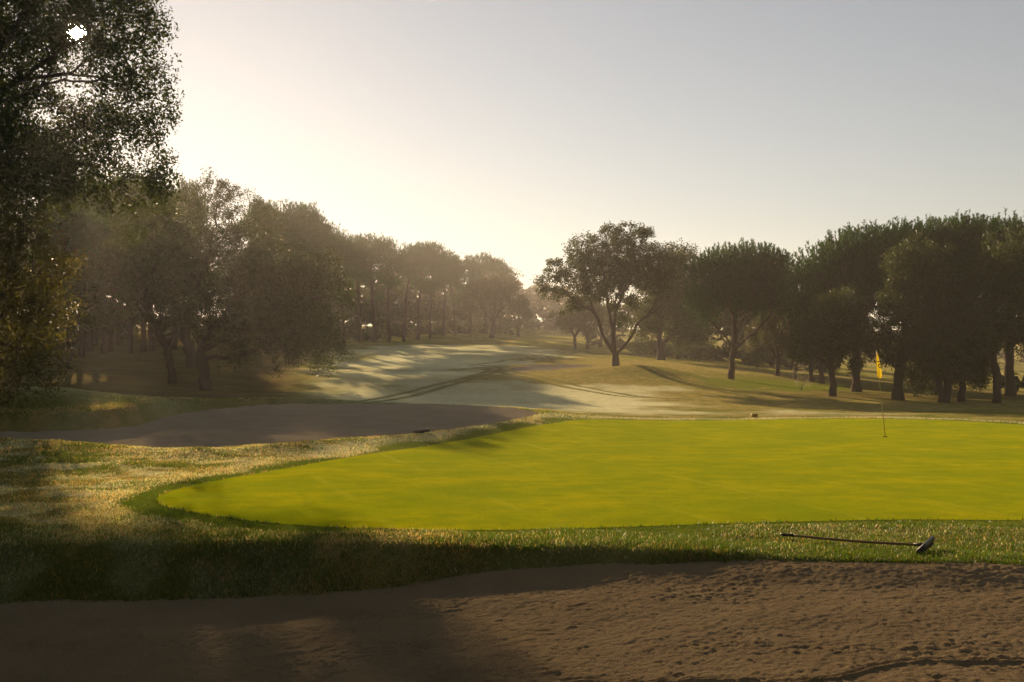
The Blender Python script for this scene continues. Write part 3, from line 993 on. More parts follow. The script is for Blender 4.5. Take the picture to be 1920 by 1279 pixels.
# --- umbrella pines
SP = dict(per=8, rad=.36, len=.42, nn=12, nl=.18, nw=.025, spread=.40, low=2.5)
GP = 'umbrella pines on the right'
hero('umbrella_pine', 'domed umbrella pine standing alone between the oaks and the dark grove', (1371, 60),
     [[(1371, 711), (1373, 680, 0), (1376, 640, 0), (1378, 600, 0), (1384, 560, 0), (1388, 520, 0)],
      [(1374, 655), (1362, 630, .3), (1340, 608, .5), (1318, 590, .6)], [(1375, 660), (1390, 640, -.4), (1415, 618, -.7), (1440, 590, -.8)],
      [(1377, 625), (1395, 600, .6), (1430, 560, 1.0)], [(1378, 600), (1355, 560, -.6), (1330, 530, -.9)]],
     [(1392, 515, 88, 50, 0, 2.6, 1.4), (1340, 540, 50, 42, 0, 1.6), (1445, 530, 50, 46, 0, 1.8), (1320, 575, 30, 36, 0, 1.1), (1395, 555, 80, 35, 0, 2.2), (1450, 575, 36, 26, 0, 1.2)],
     .22, 760, 0, 0, 0, 41, leaf='pine_needle', bark='bark_pine', pine=SP, group=GP, minlen=2.4, shell=.33, sep=.3)
hero('umbrella_pine', 'broad umbrella pine with finger-like shoots on the left end of the dark grove', (1606, 53),
     [[(1606, 739), (1604, 700, 0), (1606, 650, 0), (1608, 600, 0), (1610, 540, 0), (1612, 490, 0)],
      [(1608, 600), (1570, 560, .5), (1535, 530, .6)], [(1608, 600), (1650, 550, -.5), (1690, 500, -.6)], [(1606, 650), (1570, 625, -.6), (1530, 600, -.8)], [(1610, 540), (1590, 480, .8)]],
     [(1625, 484, 85, 46, 0, 2.6, 1.4), (1560, 510, 60, 46, 0, 1.8), (1530, 555, 42, 55, 0, 1.4), (1600, 545, 90, 50, 0, 2.4), (1690, 470, 50, 38, 0, 2.0), (1515, 600, 25, 30, 0, .9),
      (1660, 520, 60, 50, 0, 2)],
     .30, 860, 0, 0, 0, 42, leaf='pine_needle', bark='bark_pine', pine=dict(SP, len=.50), group=GP, minlen=2.5, shell=.33, sep=.28)
hero('umbrella_pine', 'tallest umbrella pine in the middle of the dark grove behind the flag', (1757, 54),
     [[(1757, 748), (1758, 700, 0), (1760, 640, 0), (1764, 570, 0), (1770, 500, 0), (1775, 455, 0)],
      [(1764, 570), (1720, 520, .5), (1700, 480, .6)], [(1764, 570), (1820, 520, -.5), (1855, 470, -.6)], [(1770, 500), (1740, 450, .9)]],
     [(1785, 462, 85, 36, 0, 2.6, 1.4), (1720, 476, 50, 40, 0, 1.9), (1850, 460, 55, 38, 0, 2.0), (1775, 520, 100, 55, 0, 2.6), (1815, 436, 40, 16, 0, 1.4)],
     .36, 800, 0, 0, 0, 43, leaf='pine_needle', bark='bark_pine', pine=dict(SP, len=.60), group=GP, minlen=3.0, shell=.33, sep=.28)
hero('umbrella_pine', 'umbrella pine at the right edge, its crown cut by the frame', (1893, 51),
     [[(1893, 758), (1893, 720, 0), (1892, 660, 0), (1895, 590, 0), (1900, 520, 0), (1905, 460, 0)],
      [(1892, 690), (1908, 708, -.4), (1922, 722, -.6), (1960, 730, -.8)], [(1892, 700), (1870, 680, -.5), (1845, 668, -.8), (1820, 672, -1.0)],
      [(1893, 655), (1930, 600, .5), (1990, 540, .6)], [(1895, 590), (1860, 530, .6), (1850, 480, .6)]],
     [(1915, 460, 80, 36, 0, 2.4, 1.4), (1985, 485, 70, 50, 0, 2.0), (1900, 510, 90, 55, 0, 2.4), (1860, 475, 40, 38, 0, 1.6), (2030, 530, 60, 60, 0, 2.0)],
     .30, 680, 0, 0, 0, 44, leaf='pine_needle', bark='bark_pine', pine=dict(SP, len=.52), group=GP, minlen=2.5, shell=.33, sep=.28)

# --- oaks in front of the pines on the right
G3 = 'oaks of the dark grove on the right'
hero('holm_oak', 'small oak with a pale streak on its trunk, left end of the dark grove', (1561, 48),
     [[(1561, 743), (1561, 715, 0), (1560, 695, 0), (1556, 660, 0)], [(1560, 695), (1585, 670, .4), (1605, 650, .5)], [(1560, 695), (1535, 670, -.4), (1520, 650, -.5)]],
     [(1550, 620, 60, 50), (1600, 625, 50, 48), (1515, 640, 32, 38), (1580, 575, 50, 35), (1600, 680, 22, 18)], .20, 300, 95, .37, .115, 51, sep=.5, group=G3)
hero('holm_oak', 'stout-trunked oak with pale leaf tips right behind the flag', (1684, 46.5),
     [[(1684, 751), (1684, 725, 0), (1685, 700, 0), (1690, 670, 0), (1700, 620, 0)], [(1685, 700), (1665, 680, -.4), (1648, 650, -.6)], [(1690, 670), (1730, 640, .4), (1760, 600, .5)],
      [(1700, 620), (1690, 560, 0), (1700, 500, 0)]],
     [(1700, 500, 42, 44), (1745, 480, 38, 36), (1720, 570, 72, 62), (1648, 615, 34, 34), (1690, 650, 62, 34), (1670, 570, 26, 30), (1765, 620, 50, 50), (1720, 455, 14, 18), (1640, 650, 24, 22)],
     .30, 430, 100, .37, .11, 52, sep=.5, group=G3, leaf='oak_leaf')
hero('holm_oak', 'many-stemmed oak with a forked trunk in the middle of the dark grove', (1768, 45),
     [[(1768, 758), (1762, 730, 0), (1755, 700, 0), (1750, 660, 0)], [(1768, 752), (1780, 730, .2), (1778, 700, .3), (1785, 660, .3)], [(1765, 745, 0), (1748, 720, .4), (1740, 690, .5)]],
     [(1770, 650, 70, 42), (1800, 590, 60, 50), (1740, 690, 40, 20), (1790, 540, 50, 40), (1735, 625, 40, 35)], .32, 320, 100, .38, .115, 53, sep=.5, group=G3)
hero('holm_oak', 'low oak with hanging leafy twigs between the forked oak and the two straight trunks', (1802, 45.5),
     [[(1802, 758), (1803, 735, 0), (1803, 715, 0), (1810, 690, 0)], [(1803, 715), (1825, 690, -.3), (1836, 680, -.4)], [(1803, 715), (1790, 690, .3)]],
     [(1815, 660, 42, 30), (1834, 695, 16, 28), (1795, 690, 26, 28), (1830, 620, 40, 34)], .19, 300, 95, .40, .11, 54, group=G3)
hero('holm_oak', 'straight-trunked oak with pale upper leaves, left of the rightmost trunk', (1867, 44.5),
     [[(1867, 758), (1866, 725, 0), (1866, 690, 0), (1864, 650, 0), (1870, 600, 0)], [(1866, 690), (1840, 665, -.3), (1815, 650, -.4)], [(1864, 650), (1900, 600, .4), (1920, 560, .4)], [(1870, 600), (1865, 540, 0), (1870, 490, 0)]],
     [(1868, 500, 36, 46), (1912, 470, 38, 40), (1905, 560, 62, 58), (1850, 590, 50, 40), (1840, 640, 50, 26), (1930, 620, 60, 40), (1858, 455, 12, 16)],
     .21, 360, 100, .37, .11, 55, sep=.5, group=G3)

# ------------------------------------------------------------------ prototypes for the trees farther off
def proto_maritime(seed, H=15.0):
    """tall maritime pine: bare trunk and rounded tufted crown"""
    rs = np.random.default_rng(seed)
    sk = Skeleton(.21)
    lean = rs.normal(0, .35, 2)
    sk.limb([(0, 0, 0), (lean[0] * .3, lean[1] * .3, H * .3), (lean[0], lean[1], H * .65), (lean[0] * 1.3, lean[1] * 1.2, H * .93)], .5, rs=rs, wob=.03)
    lob = [(lean[0], lean[1], H * .80, 2.3, 2.3, H * .15, 1.2), (lean[0] * 1.3, lean[1], H * .90, 1.5, 1.5, H * .085, 1.4)]
    for i in range(9):
        a = rs.uniform(0, 6.28); zz = rs.uniform(.42, .92); rr = rs.uniform(1.2, 2.7) * (1.25 - abs(zz - .66))
        lob.append((lean[0] + rr * math.cos(a), lean[1] + rr * math.sin(a), H * zz, rs.uniform(.8, 1.3), rs.uniform(.8, 1.3), rs.uniform(.6, 1.0), 1.3))
    cl = sample_lobes(lob, 230, rs, .38, .4)
    sk.attach(cl, rs, H * .38, .5, .2)
    tm = sk.mesh('trunk', .014, minr=.02)
    m = len(cl) * 9
    b = np.repeat(cl, 9, 0) + rs.normal(0, .36, (m, 3)) * np.array([1, 1, .6])
    d = rand_unit(m, rs) * .55 + np.array([0, 0, 1.0]); d /= np.linalg.norm(d, axis=1)[:, None]
    return tm, shoots_mesh('crown', b, d, .5, 15, .24, .030, rs)

def proto_oak(seed, H=7.0, W=3.6, nclus=200, per=70, ls=.2, trunk=.22, z0=.45):
    rs = np.random.default_rng(seed)
    sk = Skeleton(trunk)
    k1 = sk.limb([(0, 0, 0), (.1, 0, H * .14), (rs.normal(0, .15), rs.normal(0, .15), H * .26)], .3, rs=rs)
    for i in range(4):
        a = i * 1.57 + rs.uniform(-.5, .5)
        sk.limb([sk.p[k1], sk.p[k1] + np.array([.25 * W * math.cos(a), .25 * W * math.sin(a), H * .16]),
                 np.array([.5 * W * math.cos(a), .5 * W * math.sin(a), H * .6])], .4, frm=k1, rs=rs)
    lob = [(0, 0, H * .72, W * .62, W * .62, H * .25, 1.2)]
    for i in range(9):
        a = i * .7 + rs.uniform(-.3, .3); r = W * rs.uniform(.45, .75); z = rs.uniform(z0, .85) * H
        lob.append((r * math.cos(a), r * math.sin(a), z, W * rs.uniform(.26, .40), W * rs.uniform(.26, .40), H * rs.uniform(.10, .16)))
    cl = sample_lobes(lob, nclus, rs, .45, .35)
    sk.attach(cl, rs, H * .22, .45, .25)
    return sk.mesh('trunk', .014, minr=.018), leaves_mesh('crown', cl, per, W * .16, ls, rs, .8, .3)

def proto_shrub(seed, H=1.6, n=60, per=60, ls=.07, W=1.0):
    rs = np.random.default_rng(seed)
    sk = Skeleton(.035)
    k = sk.limb([(0, 0, 0), (0, 0, .15)], .1, rs=rs)
    cl = sample_lobes([(0, 0, H * .55, W, W, H * .48), (W * .4, 0, H * .35, W * .7, W * .7, H * .3)], n, rs, .5)
    sk.attach(cl, rs, 0.05, .2, .2)
    return sk.mesh('stem', .006), leaves_mesh('foliage', cl, per, H * .16, ls, rs, .9, .1)

PM = [proto_maritime(100 + i, 15.0) for i in range(4)]
PO = [proto_oak(200, 7.0, 3.6), proto_oak(201, 7.0, 3.9), proto_oak(202, 7.0, 3.3, z0=.3)]

def place(name, proto, px, D, top_py, label, group, bark, leaf, H0, rz, wide=1.0):
    x = PX(px, D); z = T1(x, D) - .1
    s = (PZ(top_py, D) - z) / H0
    return put_tree(name, proto[0], proto[1], M[bark], M[leaf], (x, D, z), label, group, rz, (s * wide, s * wide, s))

ORD = ['first', 'second', 'third', 'fourth', 'fifth', 'sixth', 'seventh', 'eighth', 'ninth', 'tenth', 'eleventh', 'twelfth', 'thirteenth',
       'fourteenth', 'fifteenth', 'sixteenth', 'seventeenth']
# trunks of the dim wood at the left
big = place('maritime_pine', PM[0], 131, 58, 345, 'thick dark pine trunk standing forward of the dim wood at the left', 'pines of the dim wood at the left', 'bark_pine', 'pine_needle', 15.3, .4)
wood = [(153, 70, 345), (169, 80, 330), (195, 74, 340), (207, 79, 325), (222, 88, 330), (244, 76, 350), (270, 77, 325), (283, 81, 330), (327, 84, 333)]
for i, (px, D, top) in enumerate(wood):
    place('maritime_pine', PM[(i * 3 + 1) % 4], px, D, top, 'pine trunk in the dim left wood, %s from the left in its row' % ORD[i],
          'pines of the dim wood at the left', 'bark_pine', 'pine_needle', 15.3, i * 1.9)
# the far pine line left of the fairway
line = [(505, 82, 372), (528, 86, 376), (562, 91, 378), (590, 96, 408), (618, 101, 432), (646, 106, 430), (676, 111, 437), (702, 117, 434), (730, 121, 441), (757, 128, 456),
        (784, 136, 452), (806, 141, 450), (832, 149, 466), (853, 153, 480), (884, 163, 476), (912, 170, 470), (938, 182, 482)]
for i, (px, D, top) in enumerate(line):
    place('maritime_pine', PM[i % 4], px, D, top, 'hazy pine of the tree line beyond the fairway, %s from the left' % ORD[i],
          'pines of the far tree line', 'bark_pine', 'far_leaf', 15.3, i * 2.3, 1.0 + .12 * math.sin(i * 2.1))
GO = 'hazy oaks far up the fairway'
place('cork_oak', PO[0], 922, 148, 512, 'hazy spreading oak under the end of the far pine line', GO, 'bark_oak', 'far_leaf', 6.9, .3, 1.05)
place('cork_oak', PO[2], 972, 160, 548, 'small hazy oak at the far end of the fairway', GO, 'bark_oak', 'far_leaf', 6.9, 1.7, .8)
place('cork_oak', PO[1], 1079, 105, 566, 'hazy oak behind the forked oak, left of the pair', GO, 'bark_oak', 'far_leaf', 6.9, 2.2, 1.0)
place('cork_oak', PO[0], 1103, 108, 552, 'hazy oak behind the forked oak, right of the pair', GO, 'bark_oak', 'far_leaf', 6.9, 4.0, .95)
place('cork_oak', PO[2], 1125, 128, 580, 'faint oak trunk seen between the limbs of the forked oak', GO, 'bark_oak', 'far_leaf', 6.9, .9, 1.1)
for i, (px, D, top) in enumerate(((1457, 64, 575), (1491, 62, 600), (1523, 61, 590), (1541, 60, 560))):
    place('holm_oak', PO[i % 3], px, D, top, 'shaded oak trunk between the umbrella pine and the dark grove, %s from the left' % ORD[i],
          'shaded oaks right of the umbrella pine', 'bark_oak', 'oak_leaf', 6.9, i * 1.3, .9)

# --- masses of woodland far behind, too many to tell apart
def merge_trees(name, items, mat, label, bark=False):
    """items: (mesh, x, y, z, sxy, sz, rz)"""
    VV, FF, n, var = [], [], 0, []
    cache = {}
    for me, x, y, z, sxy, sz, rz in items:
        if me.name not in cache:
            v = np.empty(len(me.vertices) * 3, np.float32); me.vertices.foreach_get('co', v)
            l = np.empty(len(me.loops), np.int32); me.loops.foreach_get('vertex_index', l)
            k = len(me.loops) // len(me.polygons)
            cache[me.name] = (v.reshape(-1, 3), l.reshape(-1, k))
        v, f = cache[me.name]
        c, s = math.cos(rz), math.sin(rz)
        w = np.stack([(v[:, 0] * c - v[:, 1] * s) * sxy + x, (v[:, 0] * s + v[:, 1] * c) * sxy + y, v[:, 2] * sz + z], -1)
        VV.append(w); FF.append(f + n); n += len(w)
    V = np.vstack(VV)
    me = mesh_np(name, V, [np.vstack(FF)])
    add_attr(me, 'var', np.repeat(np.random.default_rng(3).uniform(0, 1, len(V) // 4 + 1), 4)[:len(V)])
    return obj(name, me, mat, kind='stuff', label=label)

_rs = np.random.default_rng(77)
lite = [proto_oak(300 + i, 7.0, 3.6, 52, 23, .52, .3, .08)[1] for i in range(2)]
items = []
def mass(n, p0, p1, D0, D1, t0, t1, wide=1.15):
    for i in range(n):
        u = (i + .5) / n
        px = p0 + (p1 - p0) * u + _rs.uniform(-8, 8); D = D0 + (D1 - D0) * u + _rs.uniform(-5, 5)
        top = t0 + (t1 - t0) * u + _rs.uniform(-12, 12)
        x = PX(px, D); z = T1(x, D) - .3
        s = (PZ(top, D) - z) / 6.9
        items.append((lite[i % 2], x, D, z, s * wide * _rs.uniform(.85, 1.15), s, _rs.uniform(0, 6.28)))
mass(13, -260, 340, 92, 104, 400, 400)
mass(10, -200, 330, 104, 112, 420, 430)                 # behind the dim wood
mass(9, -400, 120, 70, 84, 360, 420)
mass(30, 470, 930, 90, 182, 520, 560)                 # beneath the far pine line
mass(10, 470, 900, 112, 205, 450, 520)
mass(8, 940, 1075, 262, 285, 532, 530)                # end of the fairway
mass(5, 1010, 1090, 225, 235, 560, 548)
mass(9, 850, 985, 215, 240, 530, 545)
mass(20, 560, 960, 140, 215, 580, 585, 1.4)
mass(10, 1130, 1480, 130, 118, 560, 560)
mass(9, 1215, 1500, 98, 88, 545, 505)              # behind the oaks on the right
mass(12, 1380, 2150, 165, 165, 610, 600)              # beyond the second fairway
mass(6, 1960, 2500, 70, 62, 480, 420)
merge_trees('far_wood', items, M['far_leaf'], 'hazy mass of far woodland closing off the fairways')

# --- shrubs
SH = [proto_shrub(400), proto_shrub(401, 1.3, 45, 60, .06, .7)]
def shrub(p, px, D, s, label, group, leaf, rz=0.0):
    x = PX(px, D); z = T1(x, D) - .03
    root = obj('shrub', None, label=label, cat='shrub', group=group, loc=(x, D, z))
    root.scale = (s, s, s); root.rotation_euler = (0, 0, rz)
    obj('stem', p[0], M['bark_oak'], root); obj('foliage', p[1], M[leaf], root)
thin = proto_shrub(402, 1.9, 26, 22, .055, .55)
shrub(thin, 1502, 52.5, .75, 'pale dew-covered shrub sparkling at the left of the dark grove', None, 'dew_leaf')
shrub(thin, 184, 51, .42, 'tiny sparkling shrub in the shade under the left wood', None, 'dew_leaf', 2.0)
GS = 'undergrowth shrubs in the dark grove'
for i, (px, D, s, w) in enumerate(((1715, 49, 1.0, 'right of the stout trunk behind the flag'), (1738, 50, .85, 'left of the many-stemmed oak'),
                                   (1312, 84, 1.5, 'left of the umbrella pine trunk'), (1200, 90, 1.6, 'behind the right limb of the forked oak'),
                                   (1272, 86, 1.4, 'right of the bushy dark oak trunk'), (1420, 74, 1.2, 'right of the umbrella pine trunk'))):
    shrub(SH[i % 2], px, D, s, 'dark leafy shrub ' + w, GS, 'oak_leaf', i * 1.1)

# --- unseen trees added behind and over the camera to cut the sky light
high = proto_oak(310, 7.0, 3.6, 80, 40, .46, .3, .60)[1]
items = []; stems = MB()
for i, (x, y, s) in enumerate(((-15, -13, 2.6), (-8, -17, 2.8), (1, -15, 2.7), (9, -17, 2.6), (17, -14, 2.5), (25, -7, 2.4), (-20, -4, 2.5), (-4, -27, 3.2), (12, -28, 3.2),
                               (-17, -26, 3.0), (28, -20, 2.8), (-29, -12, 2.8), (-15, 5, 1.9), (33, 4, 2.2), (-2.0, -7.5, 2.2), (-8, -2.5, 2.2), (5.5, -4.5, 2.1))):
    z = T1(x, y) - .2
    items.append((high if i > 13 else lite[i % 2], x, y, z, s * 1.1, s, i * 1.3))
    stems.tube([(x, y, z - .2), (x + .1, y, z + 1), (x, y + .1, z + 3.2 * s), (x, y, z + 5.2 * s)], [.17 * s, .13 * s, .10 * s, .03 * s], 8)
nw = merge_trees('shade_wood', items, M['oak_leaf'], 'trees added out of view behind the near bunker to shade the foreground')
obj('stems', stems.mesh('stems'), M['bark_oak'], nw, kind='stuff')
# ------------------------------------------------------------------ grass blades
def blades(name, n, sampler, hmin, hmax, width, label, seed, tuft=1.0):
    rs = np.random.default_rng(seed)
    x, y = sampler(n, rs)
    l, d, w = lip(x)
    g = sdist(x, y, GREEN)
    inb = sdist(x, y, BUNK_B)
    ok = (g < .02) & ((l - y) < .95 * w) & (inb < .12)
    x, y, g = x[ok], y[ok], g[ok]
    fr, dr, lu, tk, li = zones(x, y)
    n1 = fbm(x * 1.6, y * 1.6, 3, 83)
    keep = rs.uniform(0, 1, len(x)) < np.clip(.45 + 1.3 * (n1 - .3), .25, 1)
    x, y, fr, dr, lu, n1, g = (a[keep] for a in (x, y, fr, dr, lu, n1, g))
    z = T(x, y) - .004
    n = len(x)
    h = rs.uniform(hmin, hmax, n) * (.55 + .9 * n1) * (1 - .55 * lu) * (1 - .35 * fr)
    a = rs.uniform(0, 6.283, n)
    lean = rs.uniform(.15, .9, n) * h
    W = width * rs.uniform(.6, 1.3, n)
    cx, sx_ = np.cos(a), np.sin(a)
    b = rs.uniform(0, 6.283, n)
    tip = np.stack([x + lean * cx, y + lean * sx_, z + h], -1)
    sd = np.stack([np.cos(b), np.sin(b), np.zeros(n)], -1) * W[:, None]
    p = np.stack([x, y, z], -1)
    V = np.stack([p - sd * 1.2, p + sd * 1.2, tip], 1).reshape(-1, 3)
    me = mesh_np(name, V, [np.arange(n * 3).reshape(-1, 3)], False)
    green = np.stack([rs.uniform(.05, .11, n), rs.uniform(.085, .15, n), rs.uniform(.008, .02, n)], -1)
    straw = np.stack([rs.uniform(.30, .50, n), rs.uniform(.22, .37, n), rs.uniform(.08, .15, n)], -1)
    rime = np.stack([rs.uniform(.42, .62, n), rs.uniform(.38, .56, n), rs.uniform(.22, .34, n)], -1)
    isdry = (rs.uniform(0, 1, n) < dr * .75)[:, None]
    isfr = (rs.uniform(0, 1, n) < fr * .7)[:, None]
    c = np.where(isfr, rime, np.where(isdry, straw, green))
    add_col(me, 'tint', np.repeat(c, 3, 0))
    return obj(name, me, M['blade'], kind='stuff', label=label)

def blade_mat():
    m, nt, out = new_mat('grass_blade')
    at = N(nt, 'Attribute'); at.attribute_name = 'tint'
    p = N(nt, 'BsdfPrincipled'); nt.links.new(at.outputs['Color'], p.inputs['Base Color'])
    p.inputs['Roughness'].default_value = .4; p.inputs['Specular IOR Level'].default_value = .14
    t = N(nt, 'BsdfTranslucent')
    tc = mixc(nt, 1.0, at.outputs['Color'], (1.5, 1.5, 1.0), 'MULTIPLY')
    nt.links.new(tc, t.inputs[0])
    mx = N(nt, 'MixShader'); mx.inputs[0].default_value = .45
    nt.links.new(p.outputs[0], mx.inputs[1]); nt.links.new(t.outputs[0], mx.inputs[2])
    nt.links.new(mx.outputs[0], out.inputs[0])
    return m
M['blade'] = blade_mat()

def s_front(n, rs):
    x = rs.uniform(-7.5, 7.5, n)
    l, d, w = lip(x)
    return x, l - w + (rs.uniform(0, 1, n) ** 1.15) * (w + 2.3)
def s_left(n, rs):
    y = 11.5 + 10.5 * rs.uniform(0, 1, n) ** 1.2
    return -y * rs.uniform(.2, .62, n), y
def s_mid(n, rs):
    u = rs.uniform(0, 1, n)
    i = (u * len(BUNK_B)).astype(int) % len(BUNK_B)
    q = BUNK_B[i] + rs.normal(0, .75, (n, 2))
    return q[:, 0], q[:, 1]
def s_fringe(n, rs):
    i = rs.integers(0, len(GREEN_F), n)
    q = GREEN_F[i] + rs.normal(0, .55, (n, 2))
    return q[:, 0], q[:, 1]
blades('bank_grass', 260000, s_front, .02, .048, .0036, 'dewy grass on the bank between the near bunker and the green', 91)
blades('rough_grass', 150000, s_left, .02, .042, .005, 'mixed straw-coloured and green rough left of the green', 92)
blades('lip_grass', 90000, s_mid, .025, .055, .009, 'grass along the lips of the left bunker', 93)
blades('collar_grass', 90000, s_fringe, .03, .055, .008, 'short dark grass of the collar round the green', 94)

# ------------------------------------------------------------------ flagstick with its hanging flag
M['stick'] = simple_mat('flagstick_paint', (.35, .30, .05), .4, .5, .2, 30)
M['black'] = simple_mat('black_plastic', (.012, .012, .014), .5, .4, .3, 30)
M['cup'] = simple_mat('cup_liner', (.02, .02, .02), .8, .2)
def flag_cloth():
    m, nt, out = new_mat('flag_cloth')
    tc = N(nt, 'TexCoord')
    nz = noise_n(nt, tc.outputs['Object'], 60, 3)
    c = mixc(nt, nz, (.60, .43, .010), (.70, .52, .015))
    p = N(nt, 'BsdfPrincipled'); nt.links.new(c, p.inputs['Base Color']); p.inputs['Roughness'].default_value = .55
    t = N(nt, 'BsdfTranslucent'); nt.links.new(c, t.inputs[0])
    mx = N(nt, 'MixShader'); mx.inputs[0].default_value = .55
    nt.links.new(p.outputs[0], mx.inputs[1]); nt.links.new(t.outputs[0], mx.inputs[2]); nt.links.new(mx.outputs[0], out.inputs[0])
    return m
M['flag'] = flag_cloth()

def flagstick():
    D = 24.7; k = D / F
    bx = PX(1659, D); bz = T1(bx, D) + .022
    root = obj('flagstick', None, label='thin flagstick with a limp yellow flag standing in the hole', cat='flagstick', loc=(bx, D, bz))
    top = np.array([(1643 - 1659) * k, 0, (820 - 658) * k])
    axis = top / np.linalg.norm(top)
    at = lambda h: top * h
    mb = MB(); mb.tube([at(-.05), at(.25), at(.6), at(1.0)], [.011, .010, .008, .007], 8); pole = obj('pole', mb.mesh('pole'), M['stick'], root)
    mb = MB(); mb.tube([at(1.0), at(1.012), at(1.02)], [.009, .011, .003], 8); obj('finial', mb.mesh('finial'), M['black'], root)
    a = np.linspace(0, 2 * math.pi, 25)[:-1]
    ring = [np.stack([r * np.cos(a), r * np.sin(a), np.full(24, z)], -1) for r, z in ((.058, .012), (.058, .006), (.052, -.02), (.0, -.02))]
    V = np.vstack(ring); idx = np.arange(96).reshape(4, 24)
    q = np.stack([idx[:-1], np.roll(idx, -1, 1)[:-1], np.roll(idx, -1, 1)[1:], idx[1:]], -1).reshape(-1, 4)
    obj('hole_cup', mesh_np('hole_cup', V, [q], True), M['cup'], root)
    # cloth: hangs from the top of the pole in two soft folds
    nu, nv = 22, 34
    outl = [(0.0, .000, .004), (.06, -.006, .030), (.20, -.035, .046), (.40, -.055, .068), (.60, -.066, .088), (.80, -.068, .098), (.92, -.062, .092), (1.0, -.040, .062)]
    vv = np.linspace(0, 1, nv)
    oh, ol, orr = (np.array([o[i] for o in outl]) for i in range(3))
    Lf = np.interp(vv, oh, ol) * .8; Rt = np.interp(vv, oh, orr) * .8
    Lc = .645
    V = np.zeros((nv, nu, 3))
    for j in range(nv):
        h = .985 * np.linalg.norm(top) - vv[j] * Lc
        c0 = axis * h
        u = np.linspace(0, 1, nu)
        xx = Lf[j] + (Rt[j] - Lf[j]) * u
        wdt = (Rt[j] - Lf[j])
        yy = -.020 - .55 * wdt * np.sin(u * math.pi) ** .8 - .012 * np.sin(u * 9 + vv[j] * 3)
        zz = -.02 * np.sin(u * math.pi) * vv[j]
        V[j] = c0 + np.stack([xx, yy, zz], -1)
    f = grid_faces(nv, nu)
    me = mesh_np('flag', V.reshape(-1, 3), [f], True)
    fl = obj('flag', me, M['flag'], root)
    # dark figure on the cloth, partly lost in the fold at the right
    path = catmull([(.16, .405), (.30, .375), (.62, .365), (.86, .395), (.90, .43), (.70, .465), (.42, .49), (.34, .53), (.46, .585), (.72, .61), (.98, .605)], 8, False)
    hook = catmull([(.98, .565), (.78, .555), (.70, .525), (.80, .495), (.98, .49)], 6, False)
    def surf(u, v):
        j = v * (nv - 1); i = np.clip(u, 0, 1) * (nu - 1)
        j0 = min(int(j), nv - 2); i0 = min(int(i), nu - 2)
        fj, fi = j - j0, i - i0
        return (V[j0, i0] * (1 - fj) * (1 - fi) + V[j0 + 1, i0] * fj * (1 - fi) + V[j0, i0 + 1] * (1 - fj) * fi + V[j0 + 1, i0 + 1] * fj * fi)
    def stroke(mb, pth, wu, wv):
        t = np.gradient(pth, axis=0); t /= np.linalg.norm(t * np.array([.16, .645]), axis=1)[:, None]
        A, B = [], []
        for (u, v), (tu, tv) in zip(pth, t):
            nu_, nv_ = -tv * .645 / .16 * 1.0, tu * .16 / .645
            A.append(surf(u + nu_ * wu, v + nv_ * wu)); B.append(surf(u - nu_ * wu, v - nv_ * wu))
        P = np.array(A + B); n = len(pth)
        P[:, 1] -= .003
        i = np.arange(n - 1)
        q = np.stack([i, i + 1, n + i + 1, n + i], -1)
        mb.add(P, q)
    mb = MB(); stroke(mb, path, .0125, .0); stroke(mb, hook, .009, .0)
    obj('number', mb.mesh('number', True), M['black'], fl, label='dark curved numeral half hidden in the fold of the flag')
    # the dark end of the cloth hanging behind
    tail = [(.60, -.040, .050), (.75, -.052, .056), (.9, -.066, .056), (1.0, .000, .052)]
    return root
flagstick()

# ------------------------------------------------------------------ rake on the bank
def rake():
    Dh, Dt = 10.12, 10.95
    p_head = np.array([PX(1733, Dh), Dh]); p_tail = np.array([PX(1462, Dt), Dt])
    zh = T1(*p_head) + .075; zt = T1(*p_tail) + .05
    mid = (p_head + p_tail) / 2
    root = obj('bunker_rake', None, label='long-handled bunker rake lying on the grass bank above the sand', cat='rake', loc=(p_head[0], p_head[1], zh))
    o = np.array([p_head[0], p_head[1], zh])
    tail = np.array([p_tail[0], p_tail[1], zt]) - o
    u = tail / np.linalg.norm(tail)
    M['wood'] = simple_mat('rake_wood', (.20, .12, .05), .6, .3, .35, 14)
    t = np.linspace(0, 1, 14)[:, None]
    sag = np.array([0, 0, -1.0]) * (.012 * np.sin(t * math.pi))
    mb = MB(); mb.tube(t * tail * .93 + sag, np.full(14, .0135), 10); obj('handle', mb.mesh('handle'), M['wood'], root)
    mb = MB(); mb.tube([tail * .90, tail * .93, tail * .985, tail], [.016, .0165, .0165, .014], 10); obj('grip', mb.mesh('grip'), M['black'], root)
    # head: a bar across the handle with short teeth, tipped on its edge
    side = np.array([.62, .77, .13]); side /= np.linalg.norm(side)
    down = np.cross(u, side); down /= np.linalg.norm(down); down *= -1 if down[2] > 0 else 1
    mb = MB()
    w, hgt, th = .27, .022, .012
    def box(mb, c, a, b, d):
        P = [c + sx_ * a + sy_ * b + sz_ * d for sz_ in (-1, 1) for sy_ in (-1, 1) for sx_ in (-1, 1)]
        mb.add(P, [(0, 2, 3, 1), (4, 5, 7, 6), (0, 1, 5, 4), (2, 6, 7, 3), (0, 4, 6, 2), (1, 3, 7, 5)])
    box(mb, np.zeros(3), side * w, down * hgt, u * th)
    obj('head', mb.mesh('head', False), M['black'], root)
    for i in range(13):
        c = side * (-w + .02 + i * (2 * w - .04) / 12) + down * (hgt + .02)
        mb = MB(); mb.tube([c - down * .02, c + down * .01, c + down * .032], [.008, .007, .003], 6)
        obj('tine', mb.mesh('tine'), M['black'], root)
    mb = MB(); mb.tube([u * .0, u * .05, u * .11], [.022, .020, .016], 10); obj('socket', mb.mesh('socket'), M['black'], root)
rake()

